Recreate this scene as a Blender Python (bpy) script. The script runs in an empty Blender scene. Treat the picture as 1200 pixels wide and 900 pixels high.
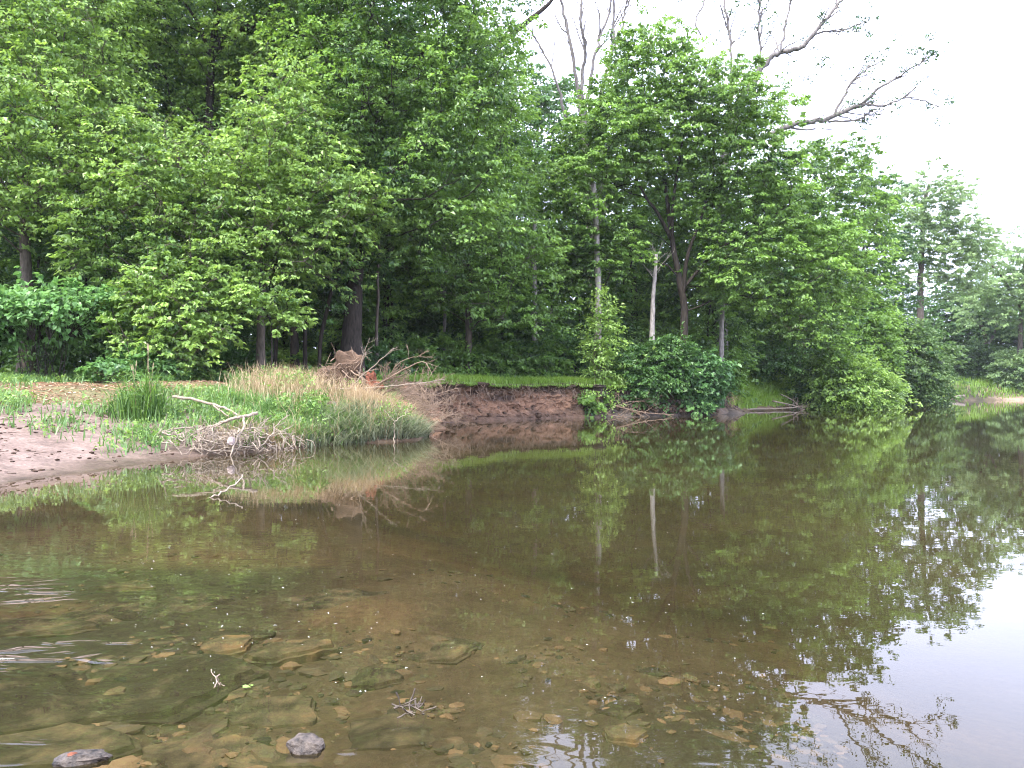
import bpy, math
import numpy as np

sc = bpy.context.scene
COL = sc.collection
R = math.radians

# ---------------------------------------------------------------- camera
FPX, HOR, CAMZ = 906.0, 457.0, 1.6           # focal length and horizon row of the photo (1200 x 900), eye height
cam_d = bpy.data.cameras.new('camera')
cam = bpy.data.objects.new('camera', cam_d)
COL.objects.link(cam)
cam.location = (0, 0, CAMZ)
cam.rotation_euler = (R(90) + math.atan((HOR - 450) / FPX), 0, 0)
cam_d.sensor_width = 36
cam_d.lens = 36 * FPX / 1200
cam_d.clip_start = 0.05
cam_d.clip_end = 6000
sc.camera = cam

# ---------------------------------------------------------------- sky and sun (overcast)
SUN_EL, SUN_AZ = R(57), R(208)               # azimuth clockwise from +Y
world = bpy.data.worlds.new("World")
sc.world = world
world.use_nodes = True
wt = world.node_tree
wt.nodes.clear()
w_out = wt.nodes.new('ShaderNodeOutputWorld')
w_bg = wt.nodes.new('ShaderNodeBackground')
w_sky = wt.nodes.new('ShaderNodeTexSky')
w_sky.sky_type = 'NISHITA'
w_sky.sun_disc = False
w_sky.sun_elevation = SUN_EL
w_sky.sun_rotation = SUN_AZ
w_tc = wt.nodes.new('ShaderNodeTexCoord')
w_no = wt.nodes.new('ShaderNodeTexNoise')
w_no.inputs['Scale'].default_value = 2.2
w_no.inputs['Detail'].default_value = 5
w_rm = wt.nodes.new('ShaderNodeMapRange')
w_rm.inputs['From Min'].default_value = 0.3
w_rm.inputs['From Max'].default_value = 0.7
w_rm.inputs['To Min'].default_value = 0.80
w_rm.inputs['To Max'].default_value = 0.97
w_mx = wt.nodes.new('ShaderNodeMixRGB')
w_mx.inputs['Color2'].default_value = (24.0, 25.8, 35.0, 1)    # the cloud deck
w_bg.inputs['Strength'].default_value = 0.050
wt.links.new(w_tc.outputs['Generated'], w_no.inputs['Vector'])
wt.links.new(w_no.outputs['Fac'], w_rm.inputs['Value'])
wt.links.new(w_rm.outputs['Result'], w_mx.inputs['Fac'])
wt.links.new(w_sky.outputs['Color'], w_mx.inputs['Color1'])
wt.links.new(w_mx.outputs['Color'], w_bg.inputs['Color'])
wt.links.new(w_bg.outputs['Background'], w_out.inputs['Surface'])

sun_d = bpy.data.lights.new('sun', 'SUN')
sun_d.energy = 2.9
sun_d.angle = R(24)
sun_d.color = (1.0, 0.95, 0.84)
sun = bpy.data.objects.new('sun', sun_d)
COL.objects.link(sun)
sun.rotation_euler = (R(90) - SUN_EL, 0, math.pi - SUN_AZ)
sun.location = (0, -20, 60)

sc.view_settings.view_transform = 'Standard'
sc.view_settings.look = 'None'
sc.view_settings.exposure = 1.82
sc.view_settings.gamma = 1.0
sc.view_settings.use_curve_mapping = False
sc.render.engine = 'CYCLES'
sc.cycles.use_denoising = True
sc.cycles.filter_width = 1.1
sc.render.filter_size = 1.1
sc.cycles.max_bounces = 8
sc.cycles.diffuse_bounces = 4
sc.cycles.transmission_bounces = 6
sc.cycles.transparent_max_bounces = 12
sc.cycles.caustics_reflective = False
sc.cycles.caustics_refractive = False

# ---------------------------------------------------------------- helpers
def P(px, py, D):
    """The point at distance D (along +Y) that the photo shows at pixel px, py."""
    return np.array([(px - 600) / FPX * D, D, CAMZ - (py - HOR) / FPX * D])

def X(px, D):
    return (px - 600) / FPX * D

def sstep(a, b, v):
    t = np.clip((np.asarray(v, float) - a) / (b - a), 0, 1)
    return t * t * (3 - 2 * t)

def _hash(ix, iy, iz):
    h = (ix * 374761393 + iy * 668265263 + iz * 2147483647 % 1274126177) & 0xffffffff
    h = ((h ^ (h >> 13)) * 1274126177) & 0xffffffff
    return ((h ^ (h >> 16)) & 0xffff) / 65535.0

def vnoise(p):
    p = np.asarray(p, float)
    i = np.floor(p).astype(np.int64)
    f = p - i
    f = f * f * (3 - 2 * f)
    o = 0
    for a in (0, 1):
        for b in (0, 1):
            for c in (0, 1):
                w = (f[:, 0] if a else 1 - f[:, 0]) * (f[:, 1] if b else 1 - f[:, 1]) * (f[:, 2] if c else 1 - f[:, 2])
                o = o + w * _hash(i[:, 0] + a, i[:, 1] + b, (i[:, 2] + c) * 7919)
    return o * 2 - 1

def fbm(p, octs=4):
    p = np.asarray(p, float)
    o, a = 0, 1.0
    for k in range(octs):
        o = o + a * vnoise(p + 17.3 * k)
        p = p * 2.03
        a *= 0.5
    return o

def n3(x, y, s, z=0.0):
    x = np.ravel(x); y = np.ravel(y)
    return np.stack([x * s, y * s, np.full_like(x, z)], 1)

class MB:
    """Collects vertex blocks and faces, then links them as ONE mesh object."""
    def __init__(self):
        self.V, self.F, self.T, self.n = [], [], [], 0
    def add(self, v, *faces, tint=None):
        v = np.asarray(v, float).reshape(-1, 3)
        self.V.append(v)
        for f in faces:
            self.F.append(np.asarray(f, np.int64) + self.n)
        self.T.append(np.full(len(v), 0.5) if tint is None else np.broadcast_to(np.asarray(tint, float), (len(v),)))
        self.n += len(v)
    def mesh(self, name, mat, smooth=False, origin=(0, 0, 0), color=None):
        V = np.concatenate(self.V) - np.asarray(origin, float)
        me = bpy.data.meshes.new(name)
        me.vertices.add(len(V))
        me.vertices.foreach_set('co', V.astype(np.float32).ravel())
        loops = np.concatenate([f.ravel() for f in self.F])
        sizes = np.concatenate([np.full(len(f), f.shape[1]) for f in self.F])
        starts = np.concatenate([[0], np.cumsum(sizes)[:-1]])
        me.loops.add(len(loops))
        me.loops.foreach_set('vertex_index', loops.astype(np.int32))
        me.polygons.add(len(sizes))
        me.polygons.foreach_set('loop_start', starts.astype(np.int32))
        if smooth:
            me.polygons.foreach_set('use_smooth', np.ones(len(sizes), bool))
        else:
            me.polygons.foreach_set('use_smooth', np.zeros(len(sizes), bool))
        at = me.attributes.new('tint', 'FLOAT', 'POINT')
        at.data.foreach_set('value', np.concatenate(self.T).astype(np.float32))
        if color is not None:
            for nm, arr in color.items():
                if arr.ndim == 2:
                    ca = me.attributes.new(nm, 'FLOAT_COLOR', 'POINT')
                    ca.data.foreach_set('color', np.concatenate([arr, np.ones((len(arr), 1))], 1).astype(np.float32).ravel())
                else:
                    ca = me.attributes.new(nm, 'FLOAT', 'POINT')
                    ca.data.foreach_set('value', arr.astype(np.float32))
        me.update(calc_edges=True)
        me.materials.append(mat)
        return me
    def build(self, name, mat, parent=None, smooth=False, origin=(0, 0, 0), color=None):
        me = self.mesh(name, mat, smooth, origin, color)
        o = bpy.data.objects.new(name, me)
        COL.objects.link(o)
        if parent is not None:
            o.parent = parent
        else:
            o.location = origin
        return o

def tag(o, label=None, cat=None, group=None, kind=None):
    if label: o['label'] = label
    if cat: o['category'] = cat
    if group: o['group'] = group
    if kind: o['kind'] = kind
    return o

def thing(name, loc, label, cat, group=None):
    o = bpy.data.objects.new(name, None)
    o.empty_display_size = 0.3
    COL.objects.link(o)
    o.location = loc
    return tag(o, label, cat, group)

def copy_thing(root, loc, rotz, scale, label, group=None):
    r = root.copy(); COL.objects.link(r)
    r.location = loc; r.rotation_euler = (0, 0, rotz); r.scale = scale
    r['label'] = label
    if group: r['group'] = group
    for ch in list(root.children):
        c = ch.copy(); COL.objects.link(c); c.parent = r
    return r

def smooth_path(pts, n):
    """Catmull-Rom through pts (k x d), n points per span."""
    pts = np.asarray(pts, float)
    if len(pts) < 3:
        t = np.linspace(0, 1, n + 1)[:, None]
        return pts[0] * (1 - t) + pts[-1] * t
    q = np.vstack([2 * pts[0] - pts[1], pts, 2 * pts[-1] - pts[-2]])
    out = []
    for i in range(1, len(q) - 2):
        t = np.linspace(0, 1, n, endpoint=False)[:, None]
        a, b, c, d = q[i - 1], q[i], q[i + 1], q[i + 2]
        out.append(0.5 * (2 * b + (c - a) * t + (2 * a - 5 * b + 4 * c - d) * t ** 2 + (3 * b - a - 3 * c + d) * t ** 3))
    out.append(q[-2][None])
    return np.concatenate(out)

def tube(mb, path, rad, sides=8, rough=0.0, seed=0, tint=None, cap=True):
    path = np.asarray(path, float); n = len(path)
    rad = np.broadcast_to(np.asarray(rad, float), (n,))
    tg = np.gradient(path, axis=0)
    tg /= np.linalg.norm(tg, axis=1, keepdims=True) + 1e-9
    ref = np.array([1.0, 0.13, 0.07]) if abs(tg[0][2]) > 0.7 else np.array([0.05, 0.1, 1.0])
    a = np.cross(tg, ref); a /= np.linalg.norm(a, axis=1, keepdims=True) + 1e-9
    b = np.cross(tg, a)
    th = np.linspace(0, 2 * math.pi, sides, endpoint=False)
    r = rad[:, None] * np.ones(sides)
    ring = a[:, None, :] * np.cos(th)[None, :, None] + b[:, None, :] * np.sin(th)[None, :, None]
    if rough:
        q = (path[:, None, :] * 1.6 + ring * 1.2 + seed * 3.1).reshape(-1, 3)
        r = r * (1 + rough * fbm(q, 3).reshape(n, sides))
    v = path[:, None, :] + ring * r[:, :, None]
    i = np.arange(n - 1)[:, None] * sides; j = np.arange(sides)[None, :]; k = (j + 1) % sides
    f = np.stack([i + j, i + k, i + sides + k, i + sides + j], -1).reshape(-1, 4)
    vv = v.reshape(-1, 3)
    fs = [f]
    if cap:
        vv = np.vstack([vv, path[0], path[-1]])
        c0, c1 = n * sides, n * sides + 1
        jj = np.arange(sides); kk = (jj + 1) % sides
        fs.append(np.stack([kk, jj, np.full(sides, c0)], 1))
        fs.append(np.stack([(n - 1) * sides + jj, (n - 1) * sides + kk, np.full(sides, c1)], 1))
    mb.add(vv, *fs, tint=tint)

def segs(mb, A, B, ra, rb, sides=3, tint=None):
    """Many straight tapered prisms at once."""
    A = np.asarray(A, float); B = np.asarray(B, float); n = len(A)
    if n == 0: return
    d = B - A; d /= np.linalg.norm(d, axis=1, keepdims=True) + 1e-9
    ref = np.where(np.abs(d[:, 2:3]) > 0.8, np.array([[1.0, 0.1, 0]]), np.array([[0.0, 0.1, 1.0]]))
    u = np.cross(d, ref); u /= np.linalg.norm(u, axis=1, keepdims=True) + 1e-9
    w = np.cross(d, u)
    th = np.linspace(0, 2 * math.pi, sides, endpoint=False)
    ring = u[:, None] * np.cos(th)[None, :, None] + w[:, None] * np.sin(th)[None, :, None]
    ra = np.broadcast_to(np.asarray(ra, float), (n,))[:, None, None]; rb = np.broadcast_to(np.asarray(rb, float), (n,))[:, None, None]
    v = np.concatenate([A[:, None] + ring * ra, B[:, None] + ring * rb], 1)
    i = np.arange(n)[:, None] * (2 * sides); j = np.arange(sides)[None]; k = (j + 1) % sides
    f = np.stack([i + j, i + k, i + sides + k, i + sides + j], -1).reshape(-1, 4)
    mb.add(v.reshape(-1, 3), f, tint=tint)

# ---------------------------------------------------------------- materials
def new_mat(name):
    m = bpy.data.materials.new(name); m.use_nodes = True
    nt = m.node_tree; nt.nodes.clear()
    return m, nt, nt.nodes, nt.links

def ramp(N, stops):
    r = N.new('ShaderNodeValToRGB')
    e = r.color_ramp.elements
    while len(e) < len(stops): e.new(0.5)
    for el, (p, c) in zip(e, stops):
        el.position = p; el.color = (*c, 1)
    return r

def leaf_mat(name, dark, light, trans=0.35, gloss=0.55, rough=0.42):
    m, nt, N, L = new_mat(name)
    out = N.new('ShaderNodeOutputMaterial')
    at = N.new('ShaderNodeAttribute'); at.attribute_name = 'tint'
    oi = N.new('ShaderNodeObjectInfo')
    ad = N.new('ShaderNodeMath'); ad.operation = 'MULTIPLY_ADD'; ad.inputs[1].default_value = 0.24; ad.inputs[2].default_value = -0.12
    L.new(oi.outputs['Random'], ad.inputs[0])
    sm = N.new('ShaderNodeMath'); sm.operation = 'ADD'
    L.new(at.outputs['Fac'], sm.inputs[0]); L.new(ad.outputs[0], sm.inputs[1])
    mid = tuple(0.5 * (a + b) for a, b in zip(dark, light))
    rp = ramp(N, [(0.0, dark), (0.55, mid), (1.0, light)])
    L.new(sm.outputs[0], rp.inputs['Fac'])
    bs = N.new('ShaderNodeBsdfPrincipled')
    bs.inputs['Roughness'].default_value = rough
    bs.inputs['Specular IOR Level'].default_value = gloss
    L.new(rp.outputs['Color'], bs.inputs['Base Color'])
    tr = N.new('ShaderNodeBsdfTranslucent')
    hs = N.new('ShaderNodeHueSaturation'); hs.inputs['Hue'].default_value = 0.485; hs.inputs['Saturation'].default_value = 1.1; hs.inputs['Value'].default_value = 1.5
    L.new(rp.outputs['Color'], hs.inputs['Color']); L.new(hs.outputs['Color'], tr.inputs['Color'])
    mx = N.new('ShaderNodeMixShader'); mx.inputs['Fac'].default_value = trans
    L.new(bs.outputs[0], mx.inputs[1]); L.new(tr.outputs[0], mx.inputs[2]); L.new(mx.outputs[0], out.inputs['Surface'])
    return m

def wood_mat(name, c1, c2, scale=(6, 6, 1.2), bump=0.5, rough=0.9):
    m, nt, N, L = new_mat(name)
    out = N.new('ShaderNodeOutputMaterial')
    tc = N.new('ShaderNodeTexCoord'); mp = N.new('ShaderNodeMapping'); mp.inputs['Scale'].default_value = scale
    no = N.new('ShaderNodeTexNoise'); no.inputs['Scale'].default_value = 2.0; no.inputs['Detail'].default_value = 8; no.inputs['Roughness'].default_value = 0.65
    L.new(tc.outputs['Object'], mp.inputs['Vector']); L.new(mp.outputs[0], no.inputs['Vector'])
    rp = ramp(N, [(0.32, c1), (0.68, c2)]); L.new(no.outputs['Fac'], rp.inputs['Fac'])
    bs = N.new('ShaderNodeBsdfPrincipled'); bs.inputs['Roughness'].default_value = rough; bs.inputs['Specular IOR Level'].default_value = 0.2
    L.new(rp.outputs['Color'], bs.inputs['Base Color'])
    bp = N.new('ShaderNodeBump'); bp.inputs['Strength'].default_value = bump; bp.inputs['Distance'].default_value = 0.05
    L.new(no.outputs['Fac'], bp.inputs['Height']); L.new(bp.outputs[0], bs.inputs['Normal'])
    L.new(bs.outputs[0], out.inputs['Surface'])
    return m

def tint_mat(name, stops, rough=0.8, spec=0.25, nscale=9.0, namt=0.35, bump=0.3, trans=0.0):
    """Colour from the tint attribute, broken up by noise."""
    m, nt, N, L = new_mat(name)
    out = N.new('ShaderNodeOutputMaterial')
    at = N.new('ShaderNodeAttribute'); at.attribute_name = 'tint'
    tc = N.new('ShaderNodeTexCoord')
    no = N.new('ShaderNodeTexNoise'); no.inputs['Scale'].default_value = nscale; no.inputs['Detail'].default_value = 7; no.inputs['Roughness'].default_value = 0.6
    L.new(tc.outputs['Object'], no.inputs['Vector'])
    ma = N.new('ShaderNodeMath'); ma.operation = 'MULTIPLY_ADD'; ma.inputs[1].default_value = namt * 2; ma.inputs[2].default_value = -namt
    L.new(no.outputs['Fac'], ma.inputs[0])
    sm = N.new('ShaderNodeMath'); sm.operation = 'ADD'; L.new(at.outputs['Fac'], sm.inputs[0]); L.new(ma.outputs[0], sm.inputs[1])
    rp = ramp(N, stops); L.new(sm.outputs[0], rp.inputs['Fac'])
    bs = N.new('ShaderNodeBsdfPrincipled'); bs.inputs['Roughness'].default_value = rough; bs.inputs['Specular IOR Level'].default_value = spec
    L.new(rp.outputs['Color'], bs.inputs['Base Color'])
    bp = N.new('ShaderNodeBump'); bp.inputs['Strength'].default_value = bump; bp.inputs['Distance'].default_value = 0.02
    L.new(no.outputs['Fac'], bp.inputs['Height']); L.new(bp.outputs[0], bs.inputs['Normal'])
    sh = bs
    if trans:
        tr = N.new('ShaderNodeBsdfTranslucent'); L.new(rp.outputs['Color'], tr.inputs['Color'])
        mx = N.new('ShaderNodeMixShader'); mx.inputs['Fac'].default_value = trans
        L.new(bs.outputs[0], mx.inputs[1]); L.new(tr.outputs[0], mx.inputs[2]); sh = mx
    L.new(sh.outputs[0], out.inputs['Surface'])
    return m

def ground_mat(name, rough=0.95, bump=0.6):
    m, nt, N, L = new_mat(name)
    out = N.new('ShaderNodeOutputMaterial')
    at = N.new('ShaderNodeAttribute'); at.attribute_name = 'soil'
    wet = N.new('ShaderNodeAttribute'); wet.attribute_name = 'wet'
    tc = N.new('ShaderNodeTexCoord')
    no = N.new('ShaderNodeTexNoise'); no.inputs['Scale'].default_value = 1.7; no.inputs['Detail'].default_value = 12; no.inputs['Roughness'].default_value = 0.72
    L.new(tc.outputs['Object'], no.inputs['Vector'])
    n2 = N.new('ShaderNodeTexNoise'); n2.inputs['Scale'].default_value = 14; n2.inputs['Detail'].default_value = 8; n2.inputs['Roughness'].default_value = 0.7
    L.new(tc.outputs['Object'], n2.inputs['Vector'])
    r1 = ramp(N, [(0.3, (0.5, 0.48, 0.46)), (0.7, (1.35, 1.35, 1.35))]); L.new(no.outputs['Fac'], r1.inputs['Fac'])
    r2 = ramp(N, [(0.35, (0.6, 0.6, 0.6)), (0.62, (1.15, 1.15, 1.15))]); L.new(n2.outputs['Fac'], r2.inputs['Fac'])
    m1 = N.new('ShaderNodeMixRGB'); m1.blend_type = 'MULTIPLY'; m1.inputs['Fac'].default_value = 1
    m2 = N.new('ShaderNodeMixRGB'); m2.blend_type = 'MULTIPLY'; m2.inputs['Fac'].default_value = 1
    L.new(at.outputs['Color'], m1.inputs['Color1']); L.new(r1.outputs['Color'], m1.inputs['Color2'])
    L.new(m1.outputs['Color'], m2.inputs['Color1']); L.new(r2.outputs['Color'], m2.inputs['Color2'])
    bs = N.new('ShaderNodeBsdfPrincipled')
    mr = N.new('ShaderNodeMapRange'); mr.inputs['To Min'].default_value = rough; mr.inputs['To Max'].default_value = 0.38
    L.new(wet.outputs['Fac'], mr.inputs['Value']); L.new(mr.outputs['Result'], bs.inputs['Roughness'])
    bs.inputs['Specular IOR Level'].default_value = 0.3
    L.new(m2.outputs['Color'], bs.inputs['Base Color'])
    ad = N.new('ShaderNodeMath'); ad.operation = 'MULTIPLY_ADD'; ad.inputs[1].default_value = 0.35
    L.new(n2.outputs['Fac'], ad.inputs[0]); L.new(no.outputs['Fac'], ad.inputs[2])
    bp = N.new('ShaderNodeBump'); bp.inputs['Strength'].default_value = bump; bp.inputs['Distance'].default_value = 0.06
    L.new(ad.outputs[0], bp.inputs['Height']); L.new(bp.outputs[0], bs.inputs['Normal'])
    L.new(bs.outputs[0], out.inputs['Surface'])
    return m

def water_mat():
    m, nt, N, L = new_mat('river_water')
    out = N.new('ShaderNodeOutputMaterial')
    tc = N.new('ShaderNodeTexCoord')
    dep = N.new('ShaderNodeAttribute'); dep.attribute_name = 'depth'
    rif = N.new('ShaderNodeAttribute'); rif.attribute_name = 'riffle'
    # calm ripples
    mp = N.new('ShaderNodeMapping'); mp.inputs['Scale'].default_value = (1.0, 1.6, 1.0)
    L.new(tc.outputs['Object'], mp.inputs['Vector'])
    n1 = N.new('ShaderNodeTexNoise'); n1.inputs['Scale'].default_value = 2.6; n1.inputs['Detail'].default_value = 3; n1.inputs['Roughness'].default_value = 0.5
    L.new(mp.outputs[0], n1.inputs['Vector'])
    b1 = N.new('ShaderNodeBump'); b1.inputs['Strength'].default_value = 0.5; b1.inputs['Distance'].default_value = 0.0011
    L.new(n1.outputs['Fac'], b1.inputs['Height'])
    # the running water over the shallows
    mp2 = N.new('ShaderNodeMapping'); mp2.inputs['Scale'].default_value = (2.0, 5.0, 1.0); mp2.inputs['Rotation'].default_value = (0, 0, R(-14))
    L.new(tc.outputs['Object'], mp2.inputs['Vector'])
    n2 = N.new('ShaderNodeTexNoise'); n2.noise_type = 'RIDGED_MULTIFRACTAL'; n2.inputs['Scale'].default_value = 1.3; n2.inputs['Detail'].default_value = 1.5; n2.inputs['Distortion'].default_value = 0.9
    L.new(mp2.outputs[0], n2.inputs['Vector'])
    ml = N.new('ShaderNodeMath'); ml.operation = 'MULTIPLY'
    L.new(n2.outputs['Fac'], ml.inputs[0]); L.new(rif.outputs['Fac'], ml.inputs[1])
    b2 = N.new('ShaderNodeBump'); b2.inputs['Strength'].default_value = 0.9; b2.inputs['Distance'].default_value = 0.075
    L.new(ml.outputs[0], b2.inputs['Height']); L.new(b1.outputs[0], b2.inputs['Normal'])
    fr = N.new('ShaderNodeFresnel'); fr.inputs['IOR'].default_value = 1.333
    L.new(b2.outputs[0], fr.inputs['Normal'])
    gl = N.new('ShaderNodeBsdfGlossy'); gl.inputs['Roughness'].default_value = 0.0; gl.inputs['Color'].default_value = (1, 1, 1, 1)
    L.new(b2.outputs[0], gl.inputs['Normal'])
    # body: clear in the shallows, brown silt where deep
    df = N.new('ShaderNodeBsdfDiffuse')
    n4 = N.new('ShaderNodeTexNoise'); n4.inputs['Scale'].default_value = 0.35; n4.inputs['Detail'].default_value = 5
    L.new(tc.outputs['Object'], n4.inputs['Vector'])
    rp = ramp(N, [(0.35, (0.029, 0.0235, 0.0095)), (0.65, (0.042, 0.034, 0.0135))])
    L.new(n4.outputs['Fac'], rp.inputs['Fac']); L.new(rp.outputs['Color'], df.inputs['Color'])
    tp = N.new('ShaderNodeBsdfTransparent'); tp.inputs['Color'].default_value = (0.85, 0.815, 0.715, 1)
    k = N.new('ShaderNodeMath'); k.operation = 'MULTIPLY'; k.inputs[1].default_value = -1.15
    L.new(dep.outputs['Fac'], k.inputs[0])
    ex = N.new('ShaderNodeMath'); ex.operation = 'EXPONENT'; L.new(k.outputs[0], ex.inputs[0])
    mx = N.new('ShaderNodeMixShader'); L.new(ex.outputs[0], mx.inputs['Fac'])
    L.new(df.outputs[0], mx.inputs[1]); L.new(tp.outputs[0], mx.inputs[2])
    m2 = N.new('ShaderNodeMixShader'); L.new(fr.outputs[0], m2.inputs['Fac'])
    L.new(mx.outputs[0], m2.inputs[1]); L.new(gl.outputs[0], m2.inputs[2])
    L.new(m2.outputs[0], out.inputs['Surface'])
    return m

LEAF_MAPLE = leaf_mat('maple_leaf', (0.018, 0.060, 0.014), (0.225, 0.385, 0.078), 0.34)
LEAF_BRIGHT = leaf_mat('bright_leaf', (0.040, 0.105, 0.020), (0.285, 0.435, 0.100), 0.34)
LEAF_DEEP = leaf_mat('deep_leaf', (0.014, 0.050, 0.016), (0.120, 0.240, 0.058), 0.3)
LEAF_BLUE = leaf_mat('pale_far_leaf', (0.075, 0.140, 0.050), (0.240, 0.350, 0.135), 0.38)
LEAF_BIG = leaf_mat('knotweed_leaf', (0.035, 0.105, 0.028), (0.190, 0.360, 0.110), 0.38, 0.5, 0.42)
LEAF_DARKBIG = leaf_mat('dark_leaf', (0.016, 0.058, 0.020), (0.105, 0.220, 0.070), 0.32, 0.45, 0.45)
LEAF_VINE = leaf_mat('vine_leaf', (0.020, 0.062, 0.020), (0.150, 0.240, 0.075), 0.38, 0.5, 0.42)
GRASS = leaf_mat('grass_blade', (0.045, 0.120, 0.030), (0.185, 0.300, 0.095), 0.35)
GRASS_BLUE = leaf_mat('grey_green_blade', (0.085, 0.110, 0.055), (0.310, 0.340, 0.215), 0.3)
GRASS_LIME = leaf_mat('lime_blade', (0.110, 0.210, 0.028), (0.280, 0.420, 0.085), 0.4)
STRAW = leaf_mat('straw_blade', (0.24, 0.175, 0.090), (0.52, 0.41, 0.25), 0.3)
BARK_DARK = wood_mat('dark_bark', (0.012, 0.010, 0.008), (0.050, 0.040, 0.032))  # dark bark, deepened further so its colour holds the crown's shade
BARK_GREY = wood_mat('grey_bark', (0.045, 0.036, 0.028), (0.160, 0.130, 0.105))
BARK_PALE = wood_mat('pale_bark', (0.060, 0.053, 0.050), (0.215, 0.195, 0.182), (3, 3, 1.0), 0.3)
BARK_WHITE = wood_mat('whitish_bark', (0.13, 0.115, 0.10), (0.42, 0.385, 0.345), (4, 4, 1.2), 0.3)
DRIFT = wood_mat('driftwood', (0.15, 0.118, 0.088), (0.36, 0.295, 0.225), (9, 9, 9), 0.4)
DRIFT_BROWN = wood_mat('brown_twig', (0.115, 0.078, 0.055), (0.30, 0.215, 0.150), (9, 9, 9), 0.4)
ORANGE_WOOD = wood_mat('rotten_orange_wood', (0.090, 0.036, 0.024), (0.30, 0.105, 0.060), (12, 12, 4), 0.6)
EARTH = tint_mat('root_earth', [(0.1, (0.035, 0.023, 0.016)), (0.9, (0.16, 0.105, 0.070))], 0.95, 0.1, 7, 0.6, 1.0)
STONE = tint_mat('river_stone', [(0.0, (0.026, 0.032, 0.022)), (0.42, (0.105, 0.092, 0.060)), (0.72, (0.185, 0.128, 0.078)), (1.0, (0.29, 0.20, 0.12))], 0.8, 0.2, 11, 0.36, 0.9)
SLABM = tint_mat('silted_slab', [(0.15, (0.040, 0.037, 0.026)), (0.40, (0.096, 0.084, 0.055)), (0.62, (0.165, 0.130, 0.080)), (0.9, (0.28, 0.185, 0.095))], 0.9, 0.1, 6.5, 0.85, 0.8)
STONE_WET = tint_mat('wet_grey_stone', [(0.2, (0.010, 0.009, 0.009)), (0.85, (0.115, 0.092, 0.074))], 0.42, 0.28, 30, 0.9, 1.0)
FLUFF = tint_mat('seed_fluff', [(0.0, (0.7, 0.7, 0.66)), (1.0, (0.85, 0.84, 0.80))], 0.9, 0.1, 5, 0.1, 0.0)
GROUND = ground_mat('ground_soil')
BANKM = ground_mat('bank_soil', 0.9, 0.9)
WATER = water_mat()

# ---------------------------------------------------------------- the land
# shoreline, point by point: x, y, height of the bank behind it, distance over which it rises
SHORE = np.array([
    (-70, 3, 2.2, 14), (-24, 7.6, 2.2, 14), (-13, 10.6, 2.2, 14), (-8.75, 13.0, 2.2, 13), (-8.4, 15.3, 2.1, 11), (-7.9, 17.4, 2.0, 8),
    (-7.5, 18.6, 1.9, 6), (-6.6, 19.9, 1.8, 4.5), (-5.4, 22.3, 1.75, 3.2), (-3.1, 24.6, 1.7, 2.4), (-2.9, 28, 1.7, 2.4), (-3.5, 33, 1.8, 1.4),
    (-3.8, 36.4, 1.95, 0.9), (-1.8, 40, 2.0, 0.75), (2.4, 44, 2.0, 0.75), (8.3, 46.8, 2.0, 1.0), (13.8, 50, 2.1, 1.4), (16.4, 55, 3.6, 3.5),
    (17.6, 58, 4.0, 4.0), (24, 66, 3.6, 3.5), (37, 76, 3.2, 3), (44, 88, 3.0, 3.5), (50, 104, 3.2, 6), (66, 120, 4.6, 9), (82, 122, 4.6, 9), (140, 135, 4.6, 9), (320, 180, 4.6, 9),
    (320, 140, 2, 5), (150, 112, 2, 5), (95, 90, 2, 5), (60, 56, 2, 5), (30, 24, 2, 5), (14, 3, 1.6, 4), (6, -2.4, 1.4, 4), (0, -2.6, 1.4, 4), (-12, -3.2, 1.4, 4), (-70, -8, 1.4, 4)])

def shore_info(x, y):
    """Signed distance to the shoreline (positive on land) and the bank's height and run there."""
    x = np.ravel(np.asarray(x, float)); y = np.ravel(np.asarray(y, float))
    best = np.full(len(x), 1e9); A = np.zeros(len(x)); Ln = np.ones(len(x)); inside = np.zeros(len(x), bool)
    S = SHORE; n = len(S)
    for i in range(n):
        a, b = S[i], S[(i + 1) % n]
        dx, dy = b[0] - a[0], b[1] - a[1]
        t = np.clip(((x - a[0]) * dx + (y - a[1]) * dy) / (dx * dx + dy * dy), 0, 1)
        d = np.hypot(x - a[0] - t * dx, y - a[1] - t * dy)
        k = d < best
        best = np.where(k, d, best); A = np.where(k, a[2] + t * (b[2] - a[2]), A); Ln = np.where(k, a[3] + t * (b[3] - a[3]), Ln)
        if a[1] != b[1]:
            c = ((a[1] > y) != (b[1] > y)) & (x < (b[0] - a[0]) * (y - a[1]) / (b[1] - a[1]) + a[0])
            inside ^= c
    return np.where(inside, -best, best), A, Ln

def ground_z(x, y, detail=True):
    shp = np.shape(x)
    x = np.ravel(np.asarray(x, float)); y = np.ravel(np.asarray(y, float))
    s, A, Ln = shore_info(x, y)
    if detail:
        s = s + 0.22 * fbm(n3(x, y, 0.55, 3.3), 3) * np.clip(1 - np.abs(s) / 6, 0, 1)
    cut = 1 - sstep(0.95, 1.5, Ln)               # behind the cut bank's own face the soil starts further back
    sl = np.maximum(s - 1.3 * cut, 0); Ln = Ln * (1 - cut) + 0.3 * cut
    land = A * (1 - np.exp(-sl / Ln)) + np.minimum(np.maximum(s, 0) * 0.012, 4.0)
    dd = 0.20 + 0.85 * sstep(0, 1, 0.17 * (x + 0.6) + 0.105 * (y - 5.5))
    bed = -dd * (1 - np.exp(np.minimum(s, 0) / 1.4)) - 0.02
    z = np.where(s > 0, land, bed)
    if detail:
        z = z + 0.10 * fbm(n3(x, y, 0.35, 9.1), 4) * np.clip(np.abs(s) / 2.5, 0.0, 1) + 0.025 * fbm(n3(x, y, 2.3, 4.0), 3) * np.clip(np.abs(s) / 0.8, 0.15, 1)
    return z.reshape(shp)

def gz(x, y):
    return float(ground_z(np.array([x]), np.array([y]))[0])

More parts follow.
